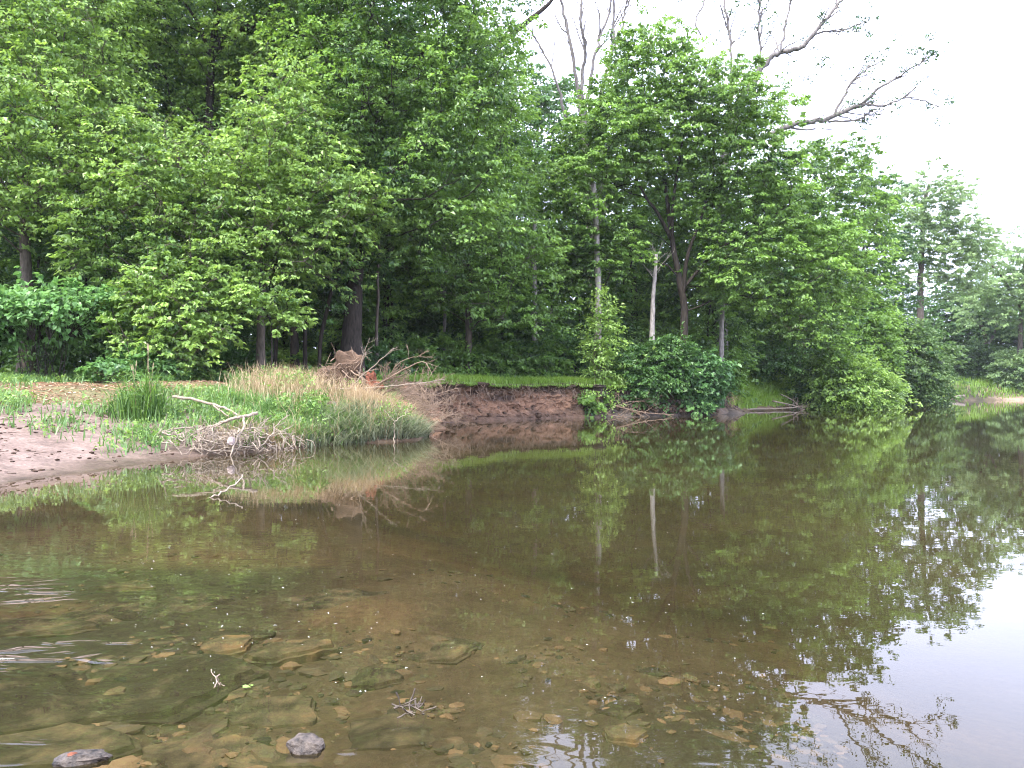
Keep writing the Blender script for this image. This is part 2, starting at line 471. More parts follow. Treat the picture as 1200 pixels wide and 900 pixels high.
def grid_axis(spans, far_lo, far_hi):
    c = [spans[0][0]]
    for lo, hi, st in spans: c += list(np.linspace(lo, hi, int(round((hi - lo) / st)) + 1)[1:])
    return axis_grow(c, spans[0][2], spans[-1][2], far_lo, far_hi)

def axis_grow(c, s0, s1, far_lo, far_hi, grow=1.3):
    c = list(c); s, v = s1, c[-1]
    while v < far_hi: s *= grow; v += s; c.append(v)
    s, v = s0, c[0]
    while v > far_lo: s *= grow; v -= s; c.insert(0, v)
    return np.array(c)
gx = grid_axis([(-44, -18, 0.6), (-18, 8, 0.27), (8, 30, 0.6), (30, 96, 1.2)], -2500, 2500)
gy = grid_axis([(-8, 2, 0.6), (2, 52, 0.26), (52, 80, 0.7), (80, 150, 1.4)], -2500, 2500)
GXm, GYm = np.meshgrid(gx, gy)
xs, ys = GXm.ravel(), GYm.ravel()
zs = ground_z(xs, ys)
s_, A_, L_ = shore_info(xs, ys)

def mixc(a, b, w):
    return a * (1 - w[:, None]) + np.asarray(b) * w[:, None]

# what the soil is made of, place by place
nz = fbm(n3(xs, ys, 0.8, 1.0), 4); nz2 = fbm(n3(xs, ys, 0.3, 5.0), 4)
col = np.tile(np.array([[0.085, 0.075, 0.045]]), (len(xs), 1))                     # leaf mould under the trees
meadow = (sstep(3.0, 5, s_ + nz) * (1 - sstep(14, 20, s_)))
col = mixc(col, (0.085, 0.130, 0.035), np.clip(meadow * 0.75, 0, 1))
beach = (1 - sstep(-9.5, -4.5, xs - 0.3 * (ys - 18)) * sstep(14, 24, ys)) * (ys < 40) * (ys > 5)
mud = beach * (1 - sstep(5.0, 7.0, s_ + 1.2 * nz))
straw = beach * sstep(5.2, 6.8, s_ + 1.0 * nz) * (1 - sstep(10.5, 13, s_ + 1.2 * nz))
col = mixc(col, (0.185, 0.132, 0.108), mud)
col = mixc(col, (0.085, 0.060, 0.046), mud * (1 - sstep(0.15, 0.6, s_ + 0.35 * nz)))
col = mixc(col, (0.18, 0.106, 0.064), straw * np.clip(0.75 + 0.5 * nz2, 0.2, 1))
edge = (1 - sstep(0.1, 1.2, np.abs(s_))) * (1 - beach)
col = mixc(col, (0.16, 0.105, 0.070), edge * 0.9)
bedm = sstep(0.0, 0.35, -s_)
bedc = mixc(np.tile(np.array([[0.118, 0.092, 0.054]]), (len(xs), 1)), (0.045, 0.045, 0.029), sstep(-0.3, 0.7, nz2))
bedc = mixc(bedc, (0.175, 0.116, 0.062), 0.6 * sstep(0.15, 0.7, nz))
col = col * (1 - bedm[:, None]) + bedc * bedm[:, None]
farbar = sstep(74, 78, xs) * sstep(108, 112, ys) * (1 - sstep(0.4, 1.4, s_)) * (s_ > 0)
col = mixc(col, (0.36, 0.26, 0.19), farbar)
wet = 1 - sstep(0.3, 1.6, s_)
ny, nx = GXm.shape
ii = (np.arange(ny - 1)[:, None] * nx + np.arange(nx - 1)[None, :])
quads = np.stack([ii, ii + 1, ii + nx + 1, ii + nx], -1).reshape(-1, 4)
mb = MB(); mb.add(np.stack([xs, ys, zs], 1), quads)
tag(mb.build('ground', GROUND, smooth=True, color={'soil': col, 'wet': wet}), kind='structure')

# the water: the cells of the same sheet that lie below the bank, at level zero
wet_cell = (zs[quads].min(axis=1) < 0.02) & (s_[quads].min(axis=1) < 0.3)
wq = quads[wet_cell]
used, inv = np.unique(wq.ravel(), return_inverse=True)
wv = np.stack([xs[used], ys[used], np.zeros(len(used))], 1)
depth = np.maximum(-zs[used], 0)
wx, wy = xs[used], ys[used]
def _bump(x0, y0, sx, sy): return np.exp(-((wx - x0) / sx) ** 2 - ((wy - y0) / sy) ** 2)
riffle = (0.035 * (1 - sstep(-2.8, -0.4, wx)) * sstep(2.0, 3.0, wy) * (1 - sstep(6.5, 10.0, wy)) + 1.4 * _bump(-3.0, 4.66, 0.75, 0.24) + 1.5 * _bump(-2.25, 3.40, 0.42, 0.14) + 1.1 * _bump(-4.1, 6.0, 0.6, 0.30)
          + 0.5 * _bump(-0.70, 3.65, 0.16, 0.25) + 0.35 * _bump(-1.25, 4.5, 0.18, 0.14) + 0.06 * _bump(0.3, 3.2, 0.7, 0.5))
mb = MB(); mb.add(wv, inv.reshape(-1, 4))
tag(mb.build('river_water', WATER, smooth=True, color={'depth': depth, 'riffle': riffle}), kind='structure')

# ---------------------------------------------------------------- foliage
def leaf_quads(mb, pos, d, nrm, L, W, tint, big=False):
    d = d / (np.linalg.norm(d, axis=1, keepdims=True) + 1e-9)
    nrm = nrm - d * np.sum(nrm * d, 1, keepdims=True)
    nrm /= np.linalg.norm(nrm, axis=1, keepdims=True) + 1e-9
    sd = np.cross(nrm, d)
    L = np.broadcast_to(L, (len(pos),))[:, None]; W = np.broadcast_to(W, (len(pos),))[:, None]
    n = len(pos); i = np.arange(n)[:, None]
    if not big:
        v = np.stack([pos - d * L * .5, pos + sd * W * .5 + nrm * W * .22 - d * L * .08, pos + d * L * .5 - nrm * L * .1, pos - sd * W * .5 + nrm * W * .22 - d * L * .08], 1)
        f = i * 4 + np.arange(4)[None]
        mb.add(v.reshape(-1, 3), f, tint=np.repeat(tint, 4))
    else:                                       # broad heart-shaped leaf, folded along its midrib
        v = np.stack([pos - d * L * .40, pos - d * L * .5 + sd * W * .3 + nrm * W * .1, pos - d * L * .15 + sd * W * .52 + nrm * W * .14, pos + d * L * .22 + sd * W * .30 + nrm * W * .03,
                      pos + d * L * .52 - nrm * L * .16,
                      pos + d * L * .22 - sd * W * .30 + nrm * W * .03, pos - d * L * .15 - sd * W * .52 + nrm * W * .14, pos - d * L * .5 - sd * W * .3 + nrm * W * .1], 1)
        b = i * 8
        f1 = np.concatenate([b + np.array([[0, 1, 2, 3]]), b + np.array([[0, 5, 6, 7]])])
        f2 = np.concatenate([b + np.array([[0, 3, 4]]), b + np.array([[0, 4, 5]])])
        mb.add(v.reshape(-1, 3), f1, f2, tint=np.repeat(tint, 8))

def sprays(mb, C, out, Rs, k, L, rng, tint0, droop=0.35, flat=0.12, tilt=0.5, aspect=0.62, big=False):
    """k leaves on each flat drooping spray centred at C, growing towards out."""
    n = len(C)
    if n == 0: return
    o = out.copy(); o[:, 2] *= 0.3; o /= np.linalg.norm(o, axis=1, keepdims=True) + 1e-9
    b = np.cross(o, np.array([0, 0, 1.0])); b /= np.linalg.norm(b, axis=1, keepdims=True) + 1e-9
    idx = np.repeat(np.arange(n), k); m = n * k
    ang = rng.uniform(0, 2 * math.pi, m); rr = np.sqrt(rng.uniform(0, 1, m))
    u, v = rr * np.cos(ang), rr * np.sin(ang) * 0.8
    Rr = np.broadcast_to(Rs, (n,))[idx][:, None]
    pos = C[idx] + (o[idx] * u[:, None] + b[idx] * v[:, None]) * Rr
    pos[:, 2] += (-droop * (np.maximum(u, 0) ** 2 + 0.5 * v ** 2) + flat * rng.normal(0, 1, m)) * Rr[:, 0]
    d = o[idx] * (u[:, None] + 0.75) + b[idx] * v[:, None] + rng.normal(0, 0.45, (m, 3))
    d[:, 2] -= rng.uniform(0.0, 0.75, m)
    nr = np.tile(np.array([[0.0, 0, 1.0]]), (m, 1)) + rng.normal(0, tilt, (m, 3)) + 0.6 * o[idx]
    ls = L * rng.uniform(0.65, 1.25, m) * rng.uniform(0.72, 1.32, n)[idx]
    t = np.broadcast_to(tint0, (n,))[idx] + rng.normal(0, 0.13, m) + 0.12 * u
    leaf_quads(mb, pos, d, nr, ls, ls * aspect, np.clip(t, 0, 1), big)

def darts(rng, lobes, sep, tries=40, shell=0.45):
    """Bough centres spread through the lobes (ellipsoids), kept apart by sep."""
    pts, outs, lid = [], [], []
    for li, (c, r) in enumerate(lobes):
        c = np.asarray(c, float); r = np.asarray(r, float)
        n = int(tries * (r[0] * r[1] * r[2]) ** (2 / 3) / (sep * sep) + 14)
        d = rng.normal(0, 1, (n, 3)); d /= np.linalg.norm(d, axis=1, keepdims=True)
        rad = (shell + (1 - shell) * rng.uniform(0, 1, n) ** 0.6)
        rad = rad * (1 + 0.16 * vnoise(d * 2.3 + li * 5.7 + c[None] * 0.37))
        q = c + d * r * rad[:, None]
        for p, dd in zip(q, d):
            if dd[2] < -0.75 and rng.uniform() < 0.6: continue
            if pts:
                a = np.asarray(pts)
                if np.min(np.sum((a - p) ** 2, 1)) < sep * sep: continue
            pts.append(p); outs.append(dd * r[::-1].mean() / r); lid.append(li)
    o = np.asarray(outs); o /= np.linalg.norm(o, axis=1, keepdims=True)
    return np.asarray(pts), o, np.asarray(lid)

def skeleton(tp, tr, targets, rng, rtip=0.012, power=2.25):
    """Limbs from the trunk nodes (tp, radii tr) to every target. Returns edges A, B, ra, rb."""
    nodes = [np.asarray(p, float) for p in tp]; par = [-1] * len(tp); m0 = len(tp)
    arr = np.array(nodes)
    order = np.argsort([np.min(np.linalg.norm(tp - t, axis=1)) for t in targets])
    for ti in order:
        t = targets[ti]
        dv = arr - t
        hd = np.hypot(dv[:, 0], dv[:, 1]); d = np.linalg.norm(dv, axis=1)
        cost = d + 1.6 * np.maximum(0, arr[:, 2] - (t[2] - 0.35 * hd))
        j = int(np.argmin(cost)); a = arr[j]
        ns = max(2, int(d[j] / 0.9))
        last = j
        side = rng.normal(0, 0.06 * d[j], 3)
        new = []
        for q in range(1, ns + 1):
            s = q / ns
            p = a * (1 - s) + t * s + side * math.sin(math.pi * s)
            p[2] += 0.07 * d[j] * math.sin(math.pi * s)
            if q < ns: p = p + rng.normal(0, 0.04 * min(d[j], 3), 3)
            new.append(p); par.append(last); last = len(par) - 1
        arr = np.vstack([arr, new])
    n = len(arr); acc = np.zeros(n); kids = np.zeros(n, int)
    for i in range(n - 1, m0 - 1, -1):
        if acc[i] == 0: acc[i] = rtip ** power
        acc[par[i]] += acc[i] + (0.0006 ** power)
    rad = acc ** (1 / power)
    i = np.arange(m0, n); p = np.array(par)[i]
    rb = rad[i]; ra = np.where(p < m0, np.minimum(rb * 1.1, tr[np.minimum(p, m0 - 1)] * 0.75), rad[p])
    rb = np.minimum(rb, ra)
    return arr[p], arr[i], ra, rb

def trunk_path(base, pts, r0, r1, n=8, flare=0.5):
    path = smooth_path(np.vstack([base[None] - np.array([[0, 0, 0.25]]), np.asarray(pts)]), n)
    path[1:-1] += 0.04 * np.stack([fbm(path[1:-1] * 0.6 + 1.3, 2), fbm(path[1:-1] * 0.6 + 7.3, 2), 0 * path[1:-1, 0]], 1)
    s = np.linspace(0, 1, len(path))
    h = path[:, 2] - base[2]
    rad = r0 + (r1 - r0) * s ** 0.9
    rad = rad * (1 + flare * np.exp(-np.maximum(h, 0) / (2.2 * r0 + 0.05)))
    return path, rad

def leafy_tree(name, label, px, D, r0, trunk, lobes, leaf, bark, seed, group=None, cat='tree', rb=1.15, sep=0.95, m=10, k=24, size=0.13, tint=0.5, tspread=0.19,
               droop=0.35, r1=0.07, big=False, shell=0.45, forks=(), sides=10):
    rng = np.random.default_rng(seed)
    x = X(px, D); base = np.array([x, D, gz(x, D)])
    root = thing(name, base, label, cat, group)
    path, rad = trunk_path(base, [P(*t) if len(t) == 3 else t for t in trunk], r0, r1)
    tm = MB()
    tube(tm, path, rad, sides, 0.10, seed)
    tp, tr = path[len(path) // 4:], rad[len(path) // 4:]
    for fk in forks:                                        # big limbs seen in the photo: (points, r start, r end)
        fp = smooth_path(np.array([P(*q) for q in fk[0]]), 6)
        fr = np.linspace(fk[1], fk[2], len(fp))
        tube(tm, fp, fr, 8, 0.10, seed + 1)
        tp = np.vstack([tp, fp]); tr = np.concatenate([tr, fr])
    lob = [(P(l[0], l[1], l[2]), (l[3] / FPX * l[2], l[5], l[4] / FPX * l[2])) for l in lobes]
    C, out, lid = darts(rng, lob, sep, shell=shell)
    keep = C[:, 2] > ground_z(C[:, 0], C[:, 1], False) + 0.35
    keep &= ~((C[:, 1] > D + 0.9) & (rng.uniform(0, 1, len(C)) < 0.45))
    C, out = C[keep], out[keep]
    A, B, ra, rb_ = skeleton(tp, tr, C, rng)
    segs(tm, A, B, ra, rb_, 5)
    # each bough is a drooping fan of sprays
    nb = len(C); idx = np.repeat(np.arange(nb), m); q = nb * m
    o = out.copy(); o[:, 2] *= 0.35; o /= np.linalg.norm(o, axis=1, keepdims=True) + 1e-9
    sdv = np.cross(o, np.array([0, 0, 1.0])); sdv /= np.linalg.norm(sdv, axis=1, keepdims=True) + 1e-9
    ang = rng.uniform(0, 2 * math.pi, q); rr = np.sqrt(rng.uniform(0.02, 1, q))
    u, v = rr * np.cos(ang), rr * np.sin(ang)
    Rb = (rb * rng.uniform(0.75, 1.3, nb))[idx]
    SC = C[idx] + (o[idx] * (u * 1.05 + 0.1)[:, None] + sdv[idx] * (v * 0.9)[:, None]) * Rb[:, None]
    SC[:, 2] += Rb * (-0.55 * droop / 0.35 * rr ** 2 + 0.32 * rng.normal(0, 1, q) + 0.25)
    so = o[idx] * (u[:, None] + 0.6) + sdv[idx] * v[:, None]
    bt = (tint + rng.normal(0, tspread, nb))[idx] + rng.normal(0, 0.05, q)
    cm = MB()
    k = max(6, int(k * 0.71)); size = size * 1.38
    sprays(cm, SC, so, rb * 0.42 * rng.uniform(0.5, 1.35, q), k, size, rng, bt, droop, big=big)
    segs(tm, C[idx][::2], SC[::2], 0.010, 0.004, 3)
    t = tm.build('trunk', bark, root, True, base)
    c = cm.build('crown', leaf, root, False, base)
    return root

def twigs(rng, path, rad, n, length, depth=2, up=0.3, spread=0.8, out=None, rm=1.0):
    """Bare side twigs off a limb: list of (path, radii)."""
    if out is None: out = []
    for i in range(n):
        s = rng.uniform(0.25, 1.0) ** 0.8
        f = s * (len(path) - 1); j = min(int(f), len(path) - 2); w = f - j
        p = path[j] * (1 - w) + path[j + 1] * w
        tg = path[j + 1] - path[j]; tg /= np.linalg.norm(tg) + 1e-9
        sd = rng.normal(0, 1, 3); sd -= tg * sd.dot(tg); sd /= np.linalg.norm(sd) + 1e-9
        d = tg + sd * spread * rng.uniform(0.5, 1.2); d[2] += up * rng.uniform(0, 1); d /= np.linalg.norm(d)
        ln = length * rng.uniform(0.4, 1.1) * (1.15 - 0.6 * s)
        r = min(rad[j] * 0.6, (0.013 * ln + 0.006) * rm)
        pts = [p]
        for q in range(5):
            d = d + rng.normal(0, 0.16, 3); d[2] += 0.06; d /= np.linalg.norm(d)
            pts.append(pts[-1] + d * ln / 5)
        pts = np.array(pts); rr = np.linspace(r, max(r * 0.3, 0.004 * rm), len(pts))
        out.append((pts, rr))
        if depth > 1: twigs(rng, pts, rr, 3, ln * 0.5, depth - 1, up, spread, out, rm)
    return out

def bush(name, label, px, D, w, h, leaf, seed, group=None, cat='shrub', size=0.13, sep=0.42, k=20, rs=0.36, big=False, tint=0.5, lift=0.0, dense=1.0, depth=None, z0=None, nstem=7, droop=0.35, bark=None, lean=(0, 0), tilt=0.5, shell=0.55, mult=None):
    """A shrub: a handful of stems from one foot carrying sprays over an uneven dome. w, h in metres."""
    rng = np.random.default_rng(seed)
    x = X(px, D); base = np.array([x, D, gz(x, D) if z0 is None else z0])
    root = thing(name, base, label, cat, group)
    dp = depth or w * 0.8
    lob = [(base + np.array([lean[0], lean[1], lift + (h - lift) * 0.45]), (w * 0.5, dp * 0.5, (h - lift) * 0.55))]
    for _ in range(5):
        a = rng.uniform(0, 2 * math.pi)
        lob.append((base + np.array([lean[0] + math.cos(a) * w * 0.28, lean[1] + math.sin(a) * dp * 0.28, lift + (h - lift) * rng.uniform(0.3, 0.75)]),
                    (w * rng.uniform(0.18, 0.32), dp * rng.uniform(0.18, 0.32), (h - lift) * rng.uniform(0.2, 0.36))))
    C, out, _l = darts(rng, lob, sep, 46, shell)
    keep = C[:, 2] > ground_z(C[:, 0], C[:, 1], False) + 0.08
    C, out = C[keep], out[keep]
    sm = MB()
    st = base + np.stack([rng.normal(0, w * 0.09, nstem), rng.normal(0, dp * 0.09, nstem), np.zeros(nstem)], 1)
    for s in st: s[2] = gz(s[0], s[1]) - 0.05
    mid = st + np.stack([rng.normal(lean[0] * .4, w * 0.10, nstem), rng.normal(lean[1] * .4, dp * 0.10, nstem), np.full(nstem, h * 0.45)], 1)
    segs(sm, st, mid, 0.014 if big else 0.03, 0.010 if big else 0.02, 5)
    j = np.argmin(np.linalg.norm(C[:, None] - mid[None], axis=2), 1)
    segs(sm, mid[j], C, 0.012, 0.005, 3)
    fm = MB()
    size = size if (big or mult) else size * 1.2; mult = mult or (1 if big else 3)
    C0 = C; C = np.repeat(C, mult, 0); out = np.repeat(out, mult, 0)
    if mult > 1:
        C = C + rng.normal(0, 0.75, C.shape) * np.array([rs, rs, rs * 0.8]); C[:, 2] = np.maximum(C[:, 2], ground_z(C[:, 0], C[:, 1], False) + 0.08)
    ns = int(14 + 5 * w)                         # long shoots reaching out of the dome
    j = rng.integers(0, len(C0), ns); od = C0[j] - (base + np.array([lean[0], lean[1], h * 0.3])); od /= np.linalg.norm(od, axis=1, keepdims=True) + 1e-9
    od = od + rng.normal(0, 0.35, (ns, 3)); ln = h * rng.uniform(0.08, 0.32, ns)[:, None]
    tipp = C0[j] + od * ln; tipp[:, 2] -= 0.15 * ln[:, 0]
    segs(sm, C0[j], tipp, 0.008, 0.003, 3)
    ss = np.repeat(np.arange(ns), 4); fr_ = np.tile([0.3, 0.55, 0.8, 1.0], ns)[:, None]
    S = C0[j][ss] * (1 - fr_) + tipp[ss] * fr_; S[:, 2] = np.maximum(S[:, 2], ground_z(S[:, 0], S[:, 1], False) + 0.05)
    if z0 is None: sprays(fm, S, od[ss], rs * 0.5, max(4, k // 3), size, rng, tint + 0.08, droop, 0.2, tilt, big=big, aspect=0.8 if big else 0.62)
    so = out.copy()
    sprays(fm, C, so, rs * rng.uniform(0.75, 1.3, len(C)), k, size, rng, tint + rng.normal(0, 0.14, len(C)), droop, 0.16, tilt, big=big, aspect=0.8 if big else 0.62)
    sm.build('stem', bark or BARK_GREY, root, True, base)
    fm.build('foliage', leaf, root, False, base)
    return root

def blades(mb, pts, H, W, rng, lean=0.35, tint=0.5, tsp=0.15, wind=(0, 0)):
    n = len(pts)
    H = np.broadcast_to(H, (n,)); a = rng.uniform(0, 2 * math.pi, n)
    ln = lean * H * rng.uniform(0.2, 1.3, n)
    dx = np.stack([np.cos(a) * ln + wind[0] * H, np.sin(a) * ln + wind[1] * H, np.zeros(n)], 1)
    sd = np.stack([-np.sin(a), np.cos(a), np.zeros(n)], 1) * (np.broadcast_to(W, (n,))[:, None] * 0.5)
    up = np.array([[0, 0, 1.0]])
    mid = pts + dx * 0.32 + up * (H * 0.55)[:, None]
    tip = pts + dx + up * (H * rng.uniform(0.78, 1.0, n))[:, None]
    v = np.stack([pts - sd, pts + sd, mid + sd * .8, mid - sd * .8, tip], 1)
    b = np.arange(n)[:, None] * 5
    t = np.clip(np.broadcast_to(tint, (n,)) + rng.normal(0, tsp, n), 0, 1)
    mb.add(v.reshape(-1, 3), b + np.array([[0, 1, 2, 3]]), b + np.array([[3, 2, 4]]), tint=np.repeat(t, 5))

def scatter(rng, n, x0, x1, y0, y1, fn=None):
    """n random ground points in the box where fn(x, y) (0..1) lets them grow."""
    x = rng.uniform(x0, x1, n * 4); y = rng.uniform(y0, y1, n * 4)
    if fn is not None:
        w = fn(x, y); kp = rng.uniform(0, 1, len(x)) < w
        x, y = x[kp], y[kp]
    x, y = x[:n], y[:n]
    return np.stack([x, y, ground_z(x, y)], 1)


# ---------------------------------------------------------------- trees along the wood's edge
leafy_tree('maple_tree', 'broad green maple at the left edge with a thick dark trunk above the knotweed', 30, 33, 0.34,
           [(31, 380, 33), (30, 300, 33.2), (24, 210, 33.5), (10, 90, 34), (0, -60, 34)],
           [(30, 150, 31.5, 95, 75, 3.0), (-70, 170, 32, 90, 110, 3.4), (70, 70, 33, 85, 70, 3.2), (-40, 20, 33, 110, 90, 3.6), (110, 215, 31, 55, 55, 2.0), (40, -70, 34, 130, 80, 4), (0, 235, 31.5, 60, 30, 2)],
           LEAF_BRIGHT, BARK_GREY, 11, tint=0.58, size=0.15, k=22, forks=[([(30, 265, 33.2), (46, 215, 33), (62, 150, 33), (70, 60, 33)], 0.16, 0.06)])
leafy_tree('maple_tree', 'tall maple with a dark trunk forking high above the leafy left bank', 238, 41, 0.42,
           [(238, 380, 41), (240, 250, 41), (243, 140, 41.2), (247, 62, 41.5), (258, -30, 42), (250, -120, 42)],
           [(150, 60, 41, 90, 80, 3.6), (330, 40, 41, 85, 75, 3.5), (240, -70, 41, 150, 80, 5), (190, 160, 42, 80, 55, 3), (310, 130, 42.5, 70, 50, 3), (90, 0, 42, 90, 90, 4), (240, 60, 44.5, 90, 60, 2), (195, 85, 42.5, 50, 40, 2.4), (290, 100, 42.5, 45, 34, 2.2), (165, 25, 40, 50, 40, 2.4)],
           LEAF_BRIGHT, BARK_DARK, 12, tint=0.66, size=0.15, k=22, rb=1.25, sep=1.1,
           forks=[([(245, 64, 41.4), (268, 38, 41), (290, 30, 40.6), (312, 14, 40.3), (330, -10, 40)], 0.22, 0.09), ([(243, 60, 41.4), (232, 28, 41.2), (214, 0, 41)], 0.12, 0.05), ([(246, 62, 41.4), (250, 20, 41.3), (252, -15, 41)], 0.13, 0.05)])
leafy_tree('maple_tree', 'slim dark maple rising behind the forked one with a straight upper trunk', 345, 44, 0.26,
           [(345, 380, 44), (346, 200, 44), (345, 60, 44), (352, 0, 44), (362, -80, 44)],
           [(380, 30, 45, 60, 60, 3), (350, -60, 44, 90, 60, 4), (400, 90, 45, 70, 60, 3), (330, 200, 46, 60, 70, 3)],
           LEAF_MAPLE, BARK_DARK, 13, tint=0.46, size=0.15, k=22, rb=1.2, sep=1.1, forks=[([(350, 20, 44), (372, 5, 43.5), (395, -12, 43)], 0.1, 0.05)])
leafy_tree('maple_tree', 'huge maple with a very thick black trunk behind the root wad', 411, 37, 0.54,
           [(412, 400, 37), (416, 330, 37), (420, 260, 37.2), (424, 180, 37.5), (430, 70, 38), (440, -60, 38)],
           [(450, 110, 36.5, 105, 85, 3.6), (525, 150, 36.5, 85, 85, 3.0), (480, 240, 36, 85, 55, 2.8), (380, 170, 36, 70, 60, 2.6), (450, 10, 37.5, 130, 80, 4.4), (545, 60, 38, 65, 70, 3),
            (555, 235, 36.5, 50, 60, 2.2), (440, -90, 38, 150, 70, 5), (400, 255, 35.6, 55, 45, 2)],
           LEAF_MAPLE, BARK_DARK, 14, tint=0.60, size=0.145, k=24, sides=14,
           forks=[([(423, 200, 37.4), (410, 178, 36.4), (393, 181, 35.6), (380, 172, 35)], 0.16, 0.06), ([(423, 190, 37.4), (436, 160, 36.2), (441, 140, 35.6)], 0.10, 0.05), ([(420, 205, 37.3), (445, 204, 36), (470, 196, 35), (476, 182, 34.6)], 0.14, 0.05),
                  ([(424, 170, 37.5), (470, 90, 37.5), (520, 40, 37.5)], 0.24, 0.08)])
leafy_tree('young_maple_tree', 'bright young maple on a short stout stem behind the dry grass mound', 305, 34, 0.22,
           [(306, 385, 34), (308, 320, 34), (312, 240, 34), (318, 160, 34)],
           [(335, 175, 32.5, 60, 58, 2.2), (300, 250, 32.2, 65, 40, 2.0), (385, 235, 33, 55, 42, 2.0), (340, 118, 33.5, 40, 38, 1.8), (345, 300, 33, 60, 32, 1.8), (250, 200, 34, 55, 45, 2)],
           LEAF_BRIGHT, BARK_GREY, 15, tint=0.64, size=0.14, rb=0.95, sep=0.8, k=22)
leafy_tree('young_maple_tree', 'pale green young maple leaning over the knotweed with spreading low sprays', 221, 33, 0.17,
           [(221, 380, 33), (220, 300, 33), (214, 220, 32.6), (205, 170, 32.2)],
           [(200, 215, 31.4, 65, 45, 2.0), (150, 260, 31.4, 55, 40, 1.8), (215, 290, 31.2, 60, 34, 1.7), (120, 300, 31.6, 45, 30, 1.5), (150, 175, 32.5, 60, 45, 2)],
           LEAF_BRIGHT, BARK_GREY, 16, tint=0.66, size=0.14, rb=0.9, sep=0.78, k=22)
leafy_tree('maple_sapling', 'low maple sapling with tiers of light leaves reaching down beside the knotweed', 208, 31, 0.06,
           [(207, 400, 31), (205, 350, 31), (200, 310, 30.8)],
           [(195, 345, 30, 60, 30, 1.4), (225, 385, 29.8, 50, 30, 1.3), (160, 380, 30, 42, 30, 1.2), (235, 330, 30.5, 40, 30, 1.2), (185, 415, 29.8, 45, 20, 1.1)],
           LEAF_BRIGHT, BARK_GREY, 17, tint=0.58, size=0.14, rb=0.62, sep=0.52, k=18, m=8, r1=0.02)
leafy_tree('maple_sapling', 'small maple sapling with one pale fan of leaves in front of dark trunks', 318, 31.5, 0.045,
           [(318, 400, 31.5), (316, 365, 31.5), (312, 345, 31.5)],
           [(305, 350, 31, 42, 16, 1.2), (335, 372, 31.2, 25, 14, 0.9), (283, 340, 31.2, 20, 14, 0.8)],
           LEAF_BRIGHT, BARK_DARK, 18, tint=0.66, size=0.14, rb=0.55, sep=0.5, k=18, m=8, r1=0.02)
leafy_tree('slender_tree', 'thin straight dark tree just right of the stout young maple', 323, 38, 0.11,
           [(323, 400, 38), (322, 350, 38), (324, 270, 38), (330, 180, 38)],
           [(330, 240, 38.5, 60, 50, 2.2), (290, 310, 39, 50, 35, 2), (350, 330, 39.5, 45, 26, 1.8)], LEAF_DEEP, BARK_DARK, 19, tint=0.5, size=0.15, rb=1.0, sep=0.95, k=20)
leafy_tree('slender_tree', 'thin dark tree with a bowed stem close left of the huge black trunk', 373, 36.5, 0.10,
           [(375, 400, 36.5), (381, 370, 36.5), (388, 340, 36.4), (398, 310, 36.3), (402, 260, 36)],
           [(385, 300, 36.8, 45, 36, 1.8), (370, 345, 37.2, 35, 22, 1.5), (420, 290, 38.5, 45, 40, 2)], LEAF_DEEP, BARK_DARK, 20, tint=0.52, size=0.15, rb=0.9, sep=0.85, k=20)
leafy_tree('slender_tree', 'thin dark upright tree between the bowed stem and the stout young maple', 358, 38, 0.12,
           [(358, 400, 38), (359, 350, 38), (357, 280, 38), (352, 200, 38)],
           [(355, 230, 39.5, 55, 50, 2.2), (380, 180, 40, 50, 50, 2.2)], LEAF_DEEP, BARK_DARK, 21, tint=0.5, size=0.15, rb=1.0, sep=1.0, k=20)
leafy_tree('maple_tree', 'full crowned maple hanging its lower boughs over the cut bank grass', 548, 47, 0.28,
           [(549, 390, 47), (551, 300, 47), (556, 200, 47), (560, 100, 47)],
           [(585, 285, 45.5, 60, 55, 2.6), (540, 330, 45, 55, 45, 2.2), (610, 355, 45.5, 45, 40, 2), (560, 200, 46.5, 65, 70, 3), (500, 300, 45.5, 45, 55, 2.2), (560, 110, 47.5, 55, 50, 2.6)],
           LEAF_MAPLE, BARK_GREY, 22, tint=0.58, size=0.17, rb=1.15, sep=1.05, k=24)
leafy_tree('dense_tree', 'dark blue green tree standing far back in the notch of open sky', 628, 95, 0.5,
           [(628, 380, 95), (629, 250, 95), (630, 150, 95), (632, 110, 95)],
           [(634, 125, 94, 42, 38, 4.5), (622, 185, 94, 50, 50, 5), (660, 180, 94, 50, 50, 5), (630, 250, 94, 60, 50, 5), (660, 310, 93, 60, 50, 5)],
           LEAF_DEEP, BARK_GREY, 23, tint=0.50, size=0.34, rb=2.4, sep=1.9, m=11, k=26, tspread=0.1)
leafy_tree('wispy_tree', 'tall thin crowned tree whose dark bough leans into the sky notch', 520, 56, 0.34,
           [(522, 380, 56), (530, 200, 56), (545, 100, 55.5), (555, 20, 55), (560, -60, 55)],
           [(548, 30, 55, 30, 45, 3), (600, 12, 55, 30, 22, 2), (572, 50, 55.5, 20, 18, 1.6), (540, -60, 55, 60, 50, 3), (625, -14, 55, 28, 20, 1.6)],
           LEAF_DEEP, BARK_DARK, 24, tint=0.45, size=0.19, rb=1.0, sep=1.3, m=6, k=14,
           forks=[([(545, 110, 55.4), (572, 68, 55), (592, 46, 54.8), (618, 24, 54.6), (640, 6, 54.4), (652, -8, 54.2)], 0.28, 0.09), ([(592, 46, 54.8), (580, 22, 54.8), (566, -8, 54.6)], 0.10, 0.05)])
